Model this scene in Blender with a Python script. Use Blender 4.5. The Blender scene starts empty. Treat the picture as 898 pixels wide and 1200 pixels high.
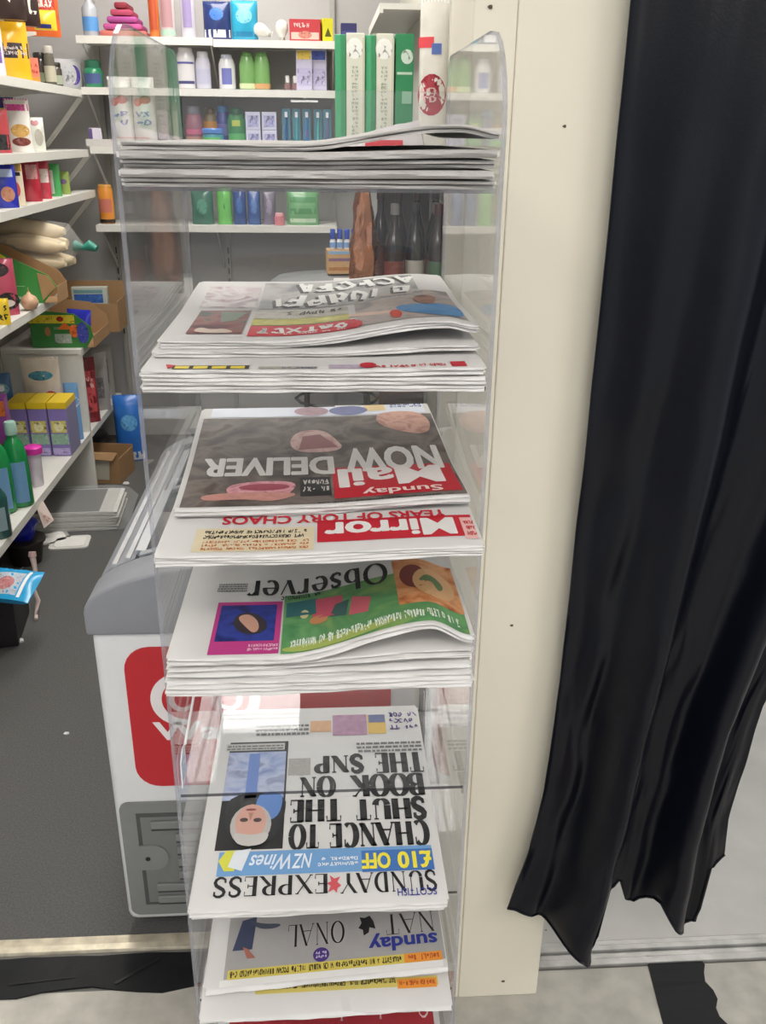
import bpy, bmesh, math, random
from mathutils import Vector, Matrix, noise
random.seed(7)
SC = bpy.context.scene
COL = SC.collection
R = math.radians

# ------------------------------------------------------------------ camera
FPX, CX, CY = 1053.0, 449.0, 600.0
TH, YAW, ROLL, CAMZ = R(22.7), R(3.8), R(-0.7), 1.5
_fw = Vector((math.sin(YAW)*math.cos(TH), math.cos(YAW)*math.cos(TH), -math.sin(TH)))
_r0 = Vector((math.cos(YAW), -math.sin(YAW), 0)); _u0 = _r0.cross(_fw)
_rt = _r0*math.cos(ROLL) - _u0*math.sin(ROLL)
_up = _u0*math.cos(ROLL) + _r0*math.sin(ROLL)
CAM = Vector((0, 0, CAMZ))
cd = bpy.data.cameras.new('camera'); cam = bpy.data.objects.new('camera', cd); COL.objects.link(cam)
cd.sensor_fit = 'VERTICAL'; cd.sensor_height = 36.0; cd.lens = 36.0*FPX/1200.0
cd.clip_start = 0.02; cd.clip_end = 60
cam.matrix_world = Matrix(((_rt.x, _up.x, -_fw.x, 0), (_rt.y, _up.y, -_fw.y, 0), (_rt.z, _up.z, -_fw.z, CAMZ), (0, 0, 0, 1)))
SC.camera = cam

def px(x, y, ax, v):
    d = _fw + _rt*((x-CX)/FPX) - _up*((y-CY)/FPX)
    return CAM + d*((v-CAM[ax])/d[ax])

# ------------------------------------------------------------------ world, exposure
w = bpy.data.worlds.new('world'); SC.world = w; w.use_nodes = True
w.node_tree.nodes['Background'].inputs[0].default_value = (0.92, 0.95, 1.0, 1)
w.node_tree.nodes['Background'].inputs[1].default_value = 0.55
SC.view_settings.view_transform = 'Standard'; SC.view_settings.look = 'None'
SC.view_settings.exposure = 0.22; SC.view_settings.gamma = 1.0; SC.view_settings.use_curve_mapping = False
SC.cycles.transparent_max_bounces = 40
SC.cycles.max_bounces = 10
LAMP = 9.0

# ------------------------------------------------------------------ materials
def lin(c):
    if isinstance(c, str):
        c = tuple(int(c[i:i+2], 16)/255 for i in (0, 2, 4))
    return tuple(((x/12.92) if x <= .04045 else ((x+.055)/1.055)**2.4) for x in c)
_mc = {}
def M(c, rough=.5, metal=0., var=.06, scale=40., bump=0., spec=.5, sheen=0., coat=0., alpha=1., tr=0.):
    key = (c if isinstance(c, str) else tuple(c), rough, metal, var, scale, bump, spec, sheen, coat, alpha, tr)
    if key in _mc: return _mc[key]
    m = bpy.data.materials.new('mat_%s' % (c if isinstance(c, str) else len(_mc))); m.use_nodes = True
    nt = m.node_tree; b = nt.nodes['Principled BSDF']; L = nt.links
    rgb = lin(c)
    tc = nt.nodes.new('ShaderNodeTexCoord'); nz = nt.nodes.new('ShaderNodeTexNoise')
    nz.inputs['Scale'].default_value = scale; nz.inputs['Detail'].default_value = 3
    L.new(tc.outputs['Object'], nz.inputs['Vector'])
    mx = nt.nodes.new('ShaderNodeMix'); mx.data_type = 'RGBA'
    mx.inputs[6].default_value = tuple(x*(1-var) for x in rgb)+(1,)
    mx.inputs[7].default_value = tuple(min(1, x*(1+var)) for x in rgb)+(1,)
    L.new(nz.outputs['Fac'], mx.inputs[0]); L.new(mx.outputs[2], b.inputs['Base Color'])
    b.inputs['Roughness'].default_value = rough; b.inputs['Metallic'].default_value = metal
    b.inputs['Specular IOR Level'].default_value = spec
    if sheen: b.inputs['Sheen Weight'].default_value = sheen
    if coat: b.inputs['Coat Weight'].default_value = coat
    if alpha < 1: b.inputs['Alpha'].default_value = alpha
    if tr: b.inputs['Transmission Weight'].default_value = tr
    if bump:
        bp = nt.nodes.new('ShaderNodeBump'); bp.inputs['Strength'].default_value = bump; bp.inputs['Distance'].default_value = .003
        L.new(nz.outputs['Fac'], bp.inputs['Height']); L.new(bp.outputs['Normal'], b.inputs['Normal'])
    _mc[key] = m
    return m

def clear_mat(name, tint, rough=.02, ior=1.49, haze=0., hazecol=(.9, .9, .9)):
    m = bpy.data.materials.new(name); m.use_nodes = True; nt = m.node_tree; nt.nodes.clear(); L = nt.links
    out = nt.nodes.new('ShaderNodeOutputMaterial'); t = nt.nodes.new('ShaderNodeBsdfTransparent'); t.inputs[0].default_value = (*tint, 1)
    g = nt.nodes.new('ShaderNodeBsdfGlossy'); g.inputs['Roughness'].default_value = rough
    ge = nt.nodes.new('ShaderNodeNewGeometry'); dt = nt.nodes.new('ShaderNodeVectorMath'); dt.operation = 'DOT_PRODUCT'
    L.new(ge.outputs['Normal'], dt.inputs[0]); L.new(ge.outputs['Incoming'], dt.inputs[1])
    def mth(op, a, b=None):
        n = nt.nodes.new('ShaderNodeMath'); n.operation = op
        for k, q in enumerate((a, b)):
            if q is None: continue
            if isinstance(q, float): n.inputs[k].default_value = q
            else: L.new(q, n.inputs[k])
        return n.outputs[0]
    f0 = ((ior-1)/(ior+1))**2
    sch = mth('ADD', mth('MULTIPLY', mth('POWER', mth('SUBTRACT', 1.0, mth('ABSOLUTE', dt.outputs['Value'])), 5.0), (1-f0)*.7), f0*.9)
    mx = nt.nodes.new('ShaderNodeMixShader'); L.new(sch, mx.inputs[0]); L.new(t.outputs[0], mx.inputs[1]); L.new(g.outputs[0], mx.inputs[2])
    last = mx
    if haze:
        d = nt.nodes.new('ShaderNodeBsdfDiffuse'); d.inputs[0].default_value = (*hazecol, 1)
        nz = nt.nodes.new('ShaderNodeTexNoise'); nz.inputs['Scale'].default_value = 9; nz.inputs['Detail'].default_value = 6
        mp = nt.nodes.new('ShaderNodeMapRange'); mp.inputs[3].default_value = haze*.4; mp.inputs[4].default_value = haze*1.6
        L.new(nz.outputs['Fac'], mp.inputs[0])
        m2 = nt.nodes.new('ShaderNodeMixShader'); L.new(mp.outputs[0], m2.inputs[0]); L.new(mx.outputs[0], m2.inputs[1]); L.new(d.outputs[0], m2.inputs[2]); last = m2
    L.new(last.outputs[0], out.inputs[0])
    return m
ACRY = clear_mat('clear_acrylic', (.975, .98, .985), haze=.02)
ACRY_EDGE = clear_mat('acrylic_edge', (.66, .67, .72), rough=.12, ior=1.6, haze=.25, hazecol=(.6, .6, .64))
ACRY_LIP = clear_mat('acrylic_dark_edge', (.22, .22, .24), rough=.1, ior=1.5, haze=.1, hazecol=(.12, .12, .13))
FILM = clear_mat('clear_film', (.93, .94, .94), rough=.12, ior=1.5, haze=.12)
GLASSLID = clear_mat('lid_glass', (.72, .76, .78), rough=.03, ior=1.5, haze=.05)

# ------------------------------------------------------------------ mesh helpers
class MB:
    def __init__(s): s.v = []; s.f = []; s.m = []
    def add(s, vs, fs, mi=0):
        o = len(s.v); s.v += [tuple(p) for p in vs]; s.f += [tuple(i+o for i in f) for f in fs]; s.m += [mi]*len(fs); return s
    def box(s, x0, x1, y0, y1, z0, z1, mi=0):
        return s.add([(x0,y0,z0),(x1,y0,z0),(x1,y1,z0),(x0,y1,z0),(x0,y0,z1),(x1,y0,z1),(x1,y1,z1),(x0,y1,z1)],
                     [(0,3,2,1),(4,5,6,7),(0,1,5,4),(1,2,6,5),(2,3,7,6),(3,0,4,7)], mi)
    def prism(s, poly, axis, a, b, mi=0):
        def P(p, k):
            return {0: (k, p[0], p[1]), 1: (p[0], k, p[1]), 2: (p[0], p[1], k)}[axis]
        n = len(poly)
        return s.add([P(p, a) for p in poly]+[P(p, b) for p in poly],
                     [tuple(range(n))[::-1], tuple(range(n, 2*n))]+[(i, (i+1) % n, n+(i+1) % n, n+i) for i in range(n)], mi)
    def lathe(s, prof, n=20, cx=0, cy=0, sx=1, sy=1, mi=0):
        vs = [(cx+r*sx*math.cos(2*math.pi*k/n), cy+r*sy*math.sin(2*math.pi*k/n), z) for r, z in prof for k in range(n)]
        fs = [(i*n+k, i*n+(k+1) % n, (i+1)*n+(k+1) % n, (i+1)*n+k) for i in range(len(prof)-1) for k in range(n)]
        fs += [tuple(range(n))[::-1], tuple((len(prof)-1)*n+k for k in range(n))]
        return s.add(vs, fs, mi)
    def tube(s, pts, r, n=8, mi=0):
        pts = [Vector(p) for p in pts]; vs = []; fs = []
        for i, p in enumerate(pts):
            d = (pts[min(i+1, len(pts)-1)]-pts[max(i-1, 0)]).normalized()
            a = d.cross(Vector((0, 0, 1)) if abs(d.z) < .9 else Vector((1, 0, 0))).normalized(); b = d.cross(a)
            rr = r[i] if isinstance(r, (list, tuple)) else r
            vs += [p+a*rr*math.cos(2*math.pi*k/n)+b*rr*math.sin(2*math.pi*k/n) for k in range(n)]
        for i in range(len(pts)-1): fs += [(i*n+k, i*n+(k+1) % n, (i+1)*n+(k+1) % n, (i+1)*n+k) for k in range(n)]
        fs += [tuple(range(n))[::-1], tuple((len(pts)-1)*n+k for k in range(n))]
        return s.add(vs, fs, mi)
    def grid(s, fn, nu, nv, mi=0, flip=False):
        vs = [fn(i/nu, j/nv) for j in range(nv+1) for i in range(nu+1)]
        fs = []
        for j in range(nv):
            for i in range(nu):
                a = j*(nu+1)+i; q = (a, a+1, a+nu+2, a+nu+1); fs.append(q[::-1] if flip else q)
        return s.add(vs, fs, mi)
    def obj(s, name, mats, parent=None, off=(0, 0, 0), bevel=0, smooth=False, normals=True, seg=2):
        me = bpy.data.meshes.new(name)
        me.from_pydata([(a-off[0], b-off[1], c-off[2]) for a, b, c in s.v], [], s.f)
        if not isinstance(mats, (list, tuple)): mats = [mats]
        for m in mats: me.materials.append(m)
        me.polygons.foreach_set('material_index', s.m)
        if normals or bevel:
            bm = bmesh.new(); bm.from_mesh(me)
            if bevel:
                bmesh.ops.bevel(bm, geom=[e for e in bm.edges if len(e.link_faces) == 2 and e.calc_face_angle(0) > .5], offset=bevel, segments=seg, affect='EDGES', profile=.5, clamp_overlap=True)
            if normals: bmesh.ops.recalc_face_normals(bm, faces=bm.faces)
            bm.to_mesh(me); bm.free()
        if smooth:
            me.polygons.foreach_set('use_smooth', [True]*len(me.polygons))
            me.set_sharp_from_angle(angle=R(45))
        o = bpy.data.objects.new(name, me); COL.objects.link(o)
        if parent: o.parent = parent
        return o

def tag(o, label=None, cat=None, group=None, kind=None):
    if label: o['label'] = label
    if cat: o['category'] = cat
    if group: o['group'] = group
    if kind: o['kind'] = kind
    return o
def thing(name, label, cat, loc=(0, 0, 0), rot=0, group=None):
    o = bpy.data.objects.new(name, None); COL.objects.link(o); o.empty_display_size = .05
    o.location = loc; o.rotation_euler = (0, 0, rot)
    return tag(o, label, cat, group)
def struct(name, mb, mat, label, cat, bevel=0):
    return tag(mb.obj(name, mat, bevel=bevel), label, cat, kind='structure')
def copy_tree(o, parent=None):
    c = o.copy(); COL.objects.link(c); c.parent = parent
    for ch in list(o.children): copy_tree(ch, c)
    return c

# ------------------------------------------------------------------ lettering
def _arc(cx, cy, rx, ry, a0, a1, n=12):
    return ('c', [(cx+rx*math.cos(R(a0+(a1-a0)*i/n)), cy+ry*math.sin(R(a0+(a1-a0)*i/n))) for i in range(n+1)])
def _l(*p): return ('l', list(p))
def _t(*p): return ('t', list(p))          # thin stroke
GL = {
 'A': (.9, [_t((.05,0),(.45,1)), _l((.45,.99),(.85,0)), _t((.2,.33),(.68,.33))]),
 'B': (.75, [_l((.18,0),(.18,1)), _arc(.35,.75,.27,.24,90,-90), _arc(.35,.26,.33,.25,90,-90), _t((.1,.985),(.36,.985)), _t((.1,.5),(.36,.5)), _t((.1,.015),(.36,.015))]),
 'C': (.8, [_arc(.44,.5,.34,.49,50,310,18), _t((.7,.68),(.7,.98))]),
 'D': (.85, [_l((.18,0),(.18,1)), _arc(.35,.5,.38,.485,90,-90,16), _t((.1,.985),(.36,.985)), _t((.1,.015),(.36,.015))]),
 'E': (.72, [_l((.18,0),(.18,1)), _t((.08,.985),(.64,.985),(.64,.78)), _t((.18,.5),(.5,.5)), _t((.5,.6),(.5,.4)), _t((.08,.015),(.66,.015),(.66,.24))]),
 'F': (.68, [_l((.18,0),(.18,1)), _t((.08,.985),(.62,.985),(.62,.78)), _t((.18,.5),(.48,.5)), _t((.48,.6),(.48,.4))]),
 'H': (.95, [_l((.18,0),(.18,1)), _l((.77,0),(.77,1)), _t((.18,.5),(.77,.5))]),
 'I': (.4, [_l((.2,0),(.2,1))]),
 'K': (.9, [_l((.18,0),(.18,1)), _t((.2,.42),(.74,1)), _l((.36,.6),(.8,0))]),
 'L': (.7, [_l((.18,0),(.18,1)), _t((.08,.015),(.64,.015),(.64,.28))]),
 'N': (.95, [_t((.17,0),(.17,1)), _l((.17,.98),(.78,.02)), _t((.78,1),(.78,0))]),
 'O': (.9, [_arc(.45,.5,.36,.49,0,360,24)]),
 'P': (.74, [_l((.18,0),(.18,1)), _arc(.34,.74,.3,.25,90,-90), _t((.1,.985),(.35,.985)), _t((.18,.49),(.35,.49))]),
 'R': (.85, [_l((.18,0),(.18,1)), _arc(.34,.75,.28,.24,90,-90), _t((.1,.985),(.35,.985)), _t((.18,.5),(.35,.5)), _l((.36,.5),(.78,0))]),
 'S': (.68, [('s', [(.58,.72),(.57,.9),(.44,.985),(.3,.985),(.16,.9),(.12,.75),(.2,.62),(.36,.52),(.52,.41),(.59,.26),(.54,.1),(.4,.015),(.27,.015),(.13,.1),(.1,.28)])]),
 'T': (.78, [_l((.39,0),(.39,1)), _t((.06,.76),(.06,.985),(.72,.985),(.72,.76))]),
 'U': (.92, [_l((.18,1),(.18,.32)), _arc(.46,.3,.28,.285,180,360,12), _t((.74,.3),(.74,1))]),
 'V': (.9, [_l((.06,1),(.45,.01)), _t((.45,.01),(.84,1))]),
 'X': (.88, [_l((.1,1),(.78,0)), _t((.1,0),(.76,1))]),
 'Y': (.86, [_l((.06,1),(.43,.48)), _t((.43,.48),(.8,1)), _l((.43,.5),(.43,0))]),
 'b': (.66, [_l((.16,1),(.16,0)), _arc(.34,.32,.22,.31,130,-130,14)]),
 's': (.5, [('s', [(.4,.5),(.36,.62),(.24,.64),(.13,.58),(.12,.47),(.22,.38),(.34,.29),(.4,.18),(.33,.05),(.2,.015),(.1,.06),(.08,.18)])]),
 'e': (.6, [_arc(.3,.32,.22,.31,0,310,14), _t((.08,.34),(.52,.34))]),
 'r': (.5, [_l((.16,0),(.16,.64)), _arc(.34,.44,.16,.18,150,40,6)]),
 'v': (.58, [_l((.06,.64),(.28,.01)), _t((.28,.01),(.52,.64))]),
 'c': (.55, [_arc(.3,.32,.21,.31,50,310,12)]),
 'o': (.64, [_arc(.32,.32,.23,.31,0,360,18)]),
 't': (.44, [_l((.2,.85),(.2,.1)), _arc(.3,.12,.1,.11,180,300,5), _t((.05,.62),(.4,.62))]),
 'l': (.34, [_l((.17,1),(.17,0))]),
 'a': (.6, [_arc(.27,.22,.18,.21,60,300,12), _l((.42,.6),(.42,0)), _arc(.28,.5,.14,.14,0,150,6)]),
 'n': (.66, [_l((.15,0),(.15,.64)), _arc(.33,.42,.18,.21,180,0,8), _l((.51,.42),(.51,0))]),
 'd': (.66, [_l((.5,1),(.5,0)), _arc(.3,.32,.21,.31,50,310,14)]),
 ' ': (.38, []),
}
def serif_text(txt, thick=.15, thin=.05, serif=.3):
    mb = MB(); x = 0
    for ch in txt:
        wd, st = GL[ch]
        for kind, pts in st:
            n = len(pts); vs = []
            for i in range(n):
                a = Vector(pts[max(i-1, 0)]); b = Vector(pts[min(i+1, n-1)]); d = (b-a).normalized()
                if kind == 't': hw = thin
                elif kind == 's': hw = thin+(thick-thin)*(.25+.75*max(0, -d.x*d.y*-2 if False else abs(1-2*abs(i/(n-1)-.5)))**.7)
                elif kind == 'c': hw = thin+(thick-thin)*abs(d.y)**1.2
                else: hw = thick
                nrm = Vector((-d.y, d.x))
                if kind == 'l' and abs(d.x) > .12: nrm = Vector((1, 0)) if d.y < 0 else Vector((-1, 0))
                p = Vector(pts[i])
                vs += [(x+p.x+nrm.x*hw/2, p.y+nrm.y*hw/2, 0), (x+p.x-nrm.x*hw/2, p.y-nrm.y*hw/2, 0)]
            mb.add(vs, [(2*i, 2*i+1, 2*i+3, 2*i+2) for i in range(n-1)])
            if kind in 'lt' and serif:
                for e, o in ((0, 1), (n-1, n-2)):
                    p = pts[e]
                    if p[1] in (0, 1) and abs(pts[o][1]-p[1]) > .3:
                        y0, y1 = (0, thin) if p[1] == 0 else (1-thin, 1)
                        k = serif*(.5 if kind == 't' else .62)
                        mb.add([(x+p[0]-k*.62, y0, 0), (x+p[0]+k*.62, y0, 0), (x+p[0]+k*.62, y1, 0), (x+p[0]-k*.62, y1, 0)], [(0, 1, 2, 3)])
        x += wd+.04
    return mb.v, mb.f
_tc = {}
def sans_text(txt, bold=.02, shear=0.):
    k = (txt, bold, shear)
    if k in _tc: return _tc[k]
    cu = bpy.data.curves.new('tmp', 'FONT'); cu.body = txt; cu.offset = bold; cu.resolution_u = 3; cu.shear = shear
    o = bpy.data.objects.new('tmp', cu); COL.objects.link(o)
    dg = bpy.context.evaluated_depsgraph_get(); me = bpy.data.meshes.new_from_object(o.evaluated_get(dg))
    vs = [tuple(v.co) for v in me.vertices]; fs = [tuple(p.vertices) for p in me.polygons]
    bpy.data.objects.remove(o); bpy.data.curves.remove(cu); bpy.data.meshes.remove(me)
    _tc[k] = (vs, fs)
    return vs, fs
def pseudo(n, rows=1, rnd=None, gap=.25, fill=.8):
    """illegible print: rows of letter-like strokes in the unit square"""
    rnd = rnd or random.Random(n*31+rows); vs = []; fs = []
    keys = 'ABCDEFHIKLNOPRSTUVXYeoasnd'
    for r in range(rows):
        y0 = 1-(r+1)/rows+gap*.5/rows; y1 = 1-r/rows-gap*.5/rows; h = y1-y0
        for k in range(n):
            if rnd.random() > fill+.08: continue
            wd, st = GL[keys[rnd.randrange(len(keys))]]; x0 = (k+.06)/n; sx = .88/n/wd
            for kind, pts in st:
                if rnd.random() < .18 and len(st) > 2: continue
                pts = [(min(wd, max(0, p[0]+rnd.uniform(-.2, .2)*wd)), min(1, max(0, p[1]+rnd.uniform(-.18, .18)))) for p in (pts if len(pts) < 8 else pts[::3])]
                if len(pts) > 10 and n*rows > 12: pts = pts[::3]
                m = len(pts); o = len(vs)
                for i in range(m):
                    a = Vector(pts[max(i-1, 0)]); b = Vector(pts[min(i+1, m-1)]); d = (b-a).normalized()
                    px_, py_ = -d.y*.13, d.x*.10
                    for sg in (1, -1): vs.append((x0+(pts[i][0]+sg*px_)*sx, y0+min(1, max(0, pts[i][1]*.9+.05+sg*py_))*h, 0))
                fs.extend((o+2*i, o+2*i+1, o+2*i+3, o+2*i+2) for i in range(m-1))
    return vs, fs
def bars(rows, rnd=None, fill=.55):
    rnd = rnd or random.Random(rows); vs = []; fs = []
    for r in range(rows):
        y1 = 1-r/rows; y0 = y1-fill/rows; x = 0
        while x < .97:
            wd = min(rnd.uniform(.03, .11), 1-x)
            o = len(vs); vs.extend([(x, y0, 0), (x+wd, y0, 0), (x+wd, y1, 0), (x, y1, 0)]); fs.append((o, o+1, o+2, o+3)); x += wd+.018
    return vs, fs
def bold_text(txt, d=.035, shear=0.):
    vs, fs = sans_text(txt, .005, shear); V = []; F = []
    for k, (dx, dy) in enumerate(((0, 0), (d, 0), (-d, 0), (d*.7, d*.6), (-d*.7, -d*.6), (d*.7, -d*.6), (-d*.7, d*.6))):
        o = len(V); V += [(v[0]+dx, v[1]+dy, .12*k) for v in vs]; F += [tuple(i+o for i in f) for f in fs]
    return V, F
def photo_mat(cols, scale=18., detail=4., dist=.6):
    """printed picture: blotches of several inks"""
    m = bpy.data.materials.new('printed_picture'); m.use_nodes = True; nt = m.node_tree; b = nt.nodes['Principled BSDF']; L = nt.links
    tc = nt.nodes.new('ShaderNodeTexCoord'); nz = nt.nodes.new('ShaderNodeTexNoise'); nz.inputs['Scale'].default_value = scale; nz.inputs['Detail'].default_value = detail; nz.inputs['Distortion'].default_value = dist
    L.new(tc.outputs['Object'], nz.inputs['Vector']); cr = nt.nodes.new('ShaderNodeValToRGB'); L.new(nz.outputs['Fac'], cr.inputs[0])
    n = len(cols); el = cr.color_ramp.elements
    while len(el) < n: el.new(.5)
    for i, c in enumerate(cols): el[i].position = .32+.36*i/(n-1); el[i].color = (*lin(c), 1)
    L.new(cr.outputs[0], b.inputs['Base Color']); b.inputs['Roughness'].default_value = .55; b.inputs['Specular IOR Level'].default_value = .3
    return m
def norm_text(vf):
    vs, fs = vf
    x0 = min(v[0] for v in vs); x1 = max(v[0] for v in vs); y0 = min(v[1] for v in vs); y1 = max(v[1] for v in vs)
    return [((v[0]-x0)/(x1-x0), (v[1]-y0)/(y1-y0), v[2]) for v in vs], fs
def ell(n=20): return [(.5+.5*math.cos(2*math.pi*i/n), .5+.5*math.sin(2*math.pi*i/n)) for i in range(n)]

# ------------------------------------------------------------------ setting
ZC = 2.75
cm = M('5d5c5b', .95, var=.5, scale=230, bump=.5, spec=.2)
struct('floor', MB().box(-1.42, .40, 1.345, 4.7, -.05, 0), cm, 'dark grey carpet floor of the shop aisle', 'floor')
struct('floor', MB().box(-2.4, 2.8, -2.6, 1.25, -.05, 0), M('b3afa6', .75, var=.4, scale=17, bump=.5), 'worn light concrete floor in front of the newspaper rack', 'floor')
struct('floor', MB().box(.40, 2.8, 1.31, 4.7, -.05, 0), M('c0beba', .38, var=.28, scale=6, bump=.15), 'shiny light grey lino floor behind the black curtain', 'floor')
struct('floor', MB().box(-2.4, 2.8, 1.25, 1.3449, -.05, -.0005), M('6f6d69', .8, var=.25, scale=30, bump=.4), 'dirty strip of floor under the doorway thresholds', 'floor')
struct('ceiling', MB().box(-2.4, 2.8, -2.6, 4.8, ZC, ZC+.05), M('e8e6e2', .8), 'white shop ceiling', 'ceiling')
struct('wall_left', MB().box(-1.5, -1.42, 1.345, 4.8, -.05, ZC), M('a9a7a2', .7), 'pale grey wall behind the side shelves', 'wall')
bw = struct('wall_back', MB().box(-1.42, 2.8, 4.7, 4.8, -.05, ZC), M('b3b1b0', .6, var=.03), 'pale grey back wall of the shop', 'wall')
struct('wall_right', MB().box(.36, .44, 1.412, 4.7, 0, ZC), M('bcbab0', .6), 'grey partition wall behind the cream column', 'wall')
# threshold strips
struct('trim_1', MB().prism([(1.337, 0), (1.34, .006), (1.352, .008), (1.372, .007), (1.376, 0)], 0, -1.42, -.1), M('d2c8b2', .35, metal=.5, var=.55, scale=30), 'worn metal edging strip where the carpet ends', 'trim')
tr = MB()
for y0, y1, h in ((1.252, 1.268, .007), (1.268, 1.284, .003), (1.284, 1.297, .009), (1.297, 1.312, .004)):
    tr.box(.385, 2.8, y0, y1, 0, h)
struct('trim_2', tr, M('aaa9a6', .4, metal=.7, var=.45, scale=24), 'ribbed metal door track under the curtain', 'trim', bevel=.0012)
# black tape on the floor (a wavy-edged strip and a patch)
def tape(name, pts_a, pts_b, label):
    mb = MB(); n = len(pts_a)
    top = [(x, y, .0035+.0015*math.sin(7*i)) for i, (x, y) in enumerate(pts_a)]+[(x, y, .0035+.0015*math.cos(5*i)) for i, (x, y) in enumerate(pts_b)]
    vs = top+[(a, b, .0004) for a, b, c in top]
    fs = [(i, i+1, n+i+1, n+i) for i in range(n-1)]+[(2*n+i+1, 2*n+i, 3*n+i, 3*n+i+1) for i in range(n-1)]
    loop = list(range(n))+list(range(2*n-1, n-1, -1))
    fs += [(loop[i], loop[(i+1) % len(loop)], loop[(i+1) % len(loop)]+2*n, loop[i]+2*n) for i in range(len(loop))]
    mb.add(vs, fs)
    return tag(mb.obj(name, M('131417', .55, var=.5, scale=22, bump=.5, spec=.3)), label, 'tape')
rd = random.Random(3)
xs = [-1.0+.045*i for i in range(22)]
tp = tape('floor_tape', [(x, 1.245+.008*math.sin(x*23)+.006*rd.random()) for x in xs], [(x, 1.327+.003*rd.random()) for x in xs], 'wide strip of black tape on the floor beside the carpet edge')
for (a, b, c, d) in ((-.42, 1.262, -.345, 1.315), (-.62, 1.27, -.5, 1.28)):
    MB().add([(a, b, .006), (a+.006, b-.003, .006), (c+.006, d-.003, .006), (c, d, .006)], [(0, 1, 2, 3)]).obj('crease', M('0c0d0e', .3), tp)
ys = [px(0, 1120+10*i, 2, 0).y for i in range(16)]
pa = [(px(757+2.6*i, 1122+10*i, 2, 0).x, px(757+2.6*i, 1122+10*i, 2, 0).y) for i in range(14)]
pb = [(px(818+4*i+4*math.sin(i*1.7), 1122+10*i, 2, 0).x, px(818+4*i, 1122+10*i, 2, 0).y) for i in range(14)]
tape('floor_tape', pb, pa, 'crumpled black tape patch on the floor below the curtain')

# cream column
cc = M('efe8d5', .45, var=.04, scale=6, bump=.05)
root = thing('column', 'cream painted square column beside the newspaper rack', 'column', (.28, 1.3, 0)); root['kind'] = 'structure'
del root['category']; root['category'] = 'column'
MB().box(.2335, .383, 1.20, 1.41, 0, ZC).obj('front_board', cc, root, (.28, 1.3, 0), bevel=.002)
MB().box(.18, .2333, 1.2012, 1.41, 0, ZC).obj('side_board', cc, root, (.28, 1.3, 0), bevel=.002)
sm = MB()
for x, y, r in ((600, 733, .0022), (662, 148, .002), (590, 1150, .003), (575, 8, .0025), (640, 1090, .0015)):
    p = px(x, y, 1, 1.1992); sm.add([(p.x+r*math.cos(k*1.05)*(1.6 if k % 2 else 1), 1.1992, p.z+r*math.sin(k*1.05)) for k in range(6)], [(0, 1, 2, 3, 4, 5)])
sm.obj('paint_chip', M('5b5040', .8), root, (.28, 1.3, 0), normals=False)

# ceiling lights, all unseen; walkway panels and far aisle panel added to brighten
def ceiling_light(x, y, wd, dp, label, power):
    t = thing('ceiling_light', label, 'light', (x, y, ZC), 0, 'ceiling light panels')
    f = MB()
    for a in ((-wd/2-.03, wd/2+.03, -dp/2-.03, -dp/2), (-wd/2-.03, wd/2+.03, dp/2, dp/2+.03), (-wd/2-.03, -wd/2, -dp/2, dp/2), (wd/2, wd/2+.03, -dp/2, dp/2)):
        f.box(*a, -.05, 0)
    f.obj('frame', M('e4e4e2', .4), t)
    m = bpy.data.materials.new('lamp_diffuser'); m.use_nodes = True; n = m.node_tree
    e = n.nodes.new('ShaderNodeEmission'); e.inputs[0].default_value = (1, .965, .91, 1); e.inputs[1].default_value = power
    n.links.new(e.outputs[0], n.nodes['Material Output'].inputs[0])
    MB().box(-wd/2, wd/2, -dp/2, dp/2, -.035, -.02).obj('diffuser', m, t)
ceiling_light(-.45, 2.2, .6, 1.2, 'bright ceiling light panel over the chest freezer', LAMP*1.3)
ceiling_light(-.45, 3.75, .6, 1.2, 'unseen ceiling light panel added over the far end of the aisle', LAMP*1.25)  # extra panel added to lift the dark shop interior
ceiling_light(.1, -.9, 1.3, .6, 'unseen ceiling light panel added above the walkway in line with the rack', LAMP*1.15)  # walkway panels set behind the camera to add frontal light
ceiling_light(1.7, -.6, .6, 1.2, 'unseen ceiling light panel added in front of the black curtain', LAMP*.85)
ceiling_light(-1.5, -.6, .6, 1.2, 'unseen ceiling light panel added outside the shop doorway', LAMP*.85)
ceiling_light(.1, -2.1, 1.6, .5, 'unseen ceiling light panel added at the far side of the walkway', LAMP*1.15)
ceiling_light(1.7, 3.0, .6, 1.2, 'bright ceiling light panel behind the black curtain', LAMP*.8)

# ------------------------------------------------------------------ acrylic rack
RX0, RX1, RY0, RY1, RZT = -.174, .155, .816, 1.192, 1.588
SHELF = [1.459, 1.284, 1.122, .979, .819, .661, .499, .339, .179]
rack = thing('newspaper_rack', 'tall clear acrylic newspaper rack with open shelves beside the cream column', 'rack', (0, 1.0, 0))
RO = (0, 1.0, 0)
def rounded_panel(y0, y1, z0, z1, r0, r1):
    p = [(y0, z0), (y1, z0)]
    for k in range(7): a = R(90*k/6); p.append((y1-r1+r1*math.cos(a), z1-r1+r1*math.sin(a)))
    for k in range(7): a = R(90+90*k/6); p.append((y0+r0+r0*math.cos(a), z1-r0+r0*math.sin(a)))
    return p
for xa, xb in ((RX0, RX0+.0042), (RX1-.0042, RX1)):
    po = rounded_panel(RY0, RY1, 0.0, RZT, .085, .02); n = len(po)
    mb = MB()
    mb.add([(xa, a, b) for a, b in po], [tuple(range(n))]); mb.add([(xb, a, b) for a, b in po], [tuple(range(n))])
    mb.add([(xa, a, b) for a, b in po]+[(xb, a, b) for a, b in po], [(i, (i+1) % n, n+(i+1) % n, n+i) for i in range(n)], 1)
    mb.obj('side_panel', [ACRY, ACRY_EDGE], rack, RO)
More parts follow.
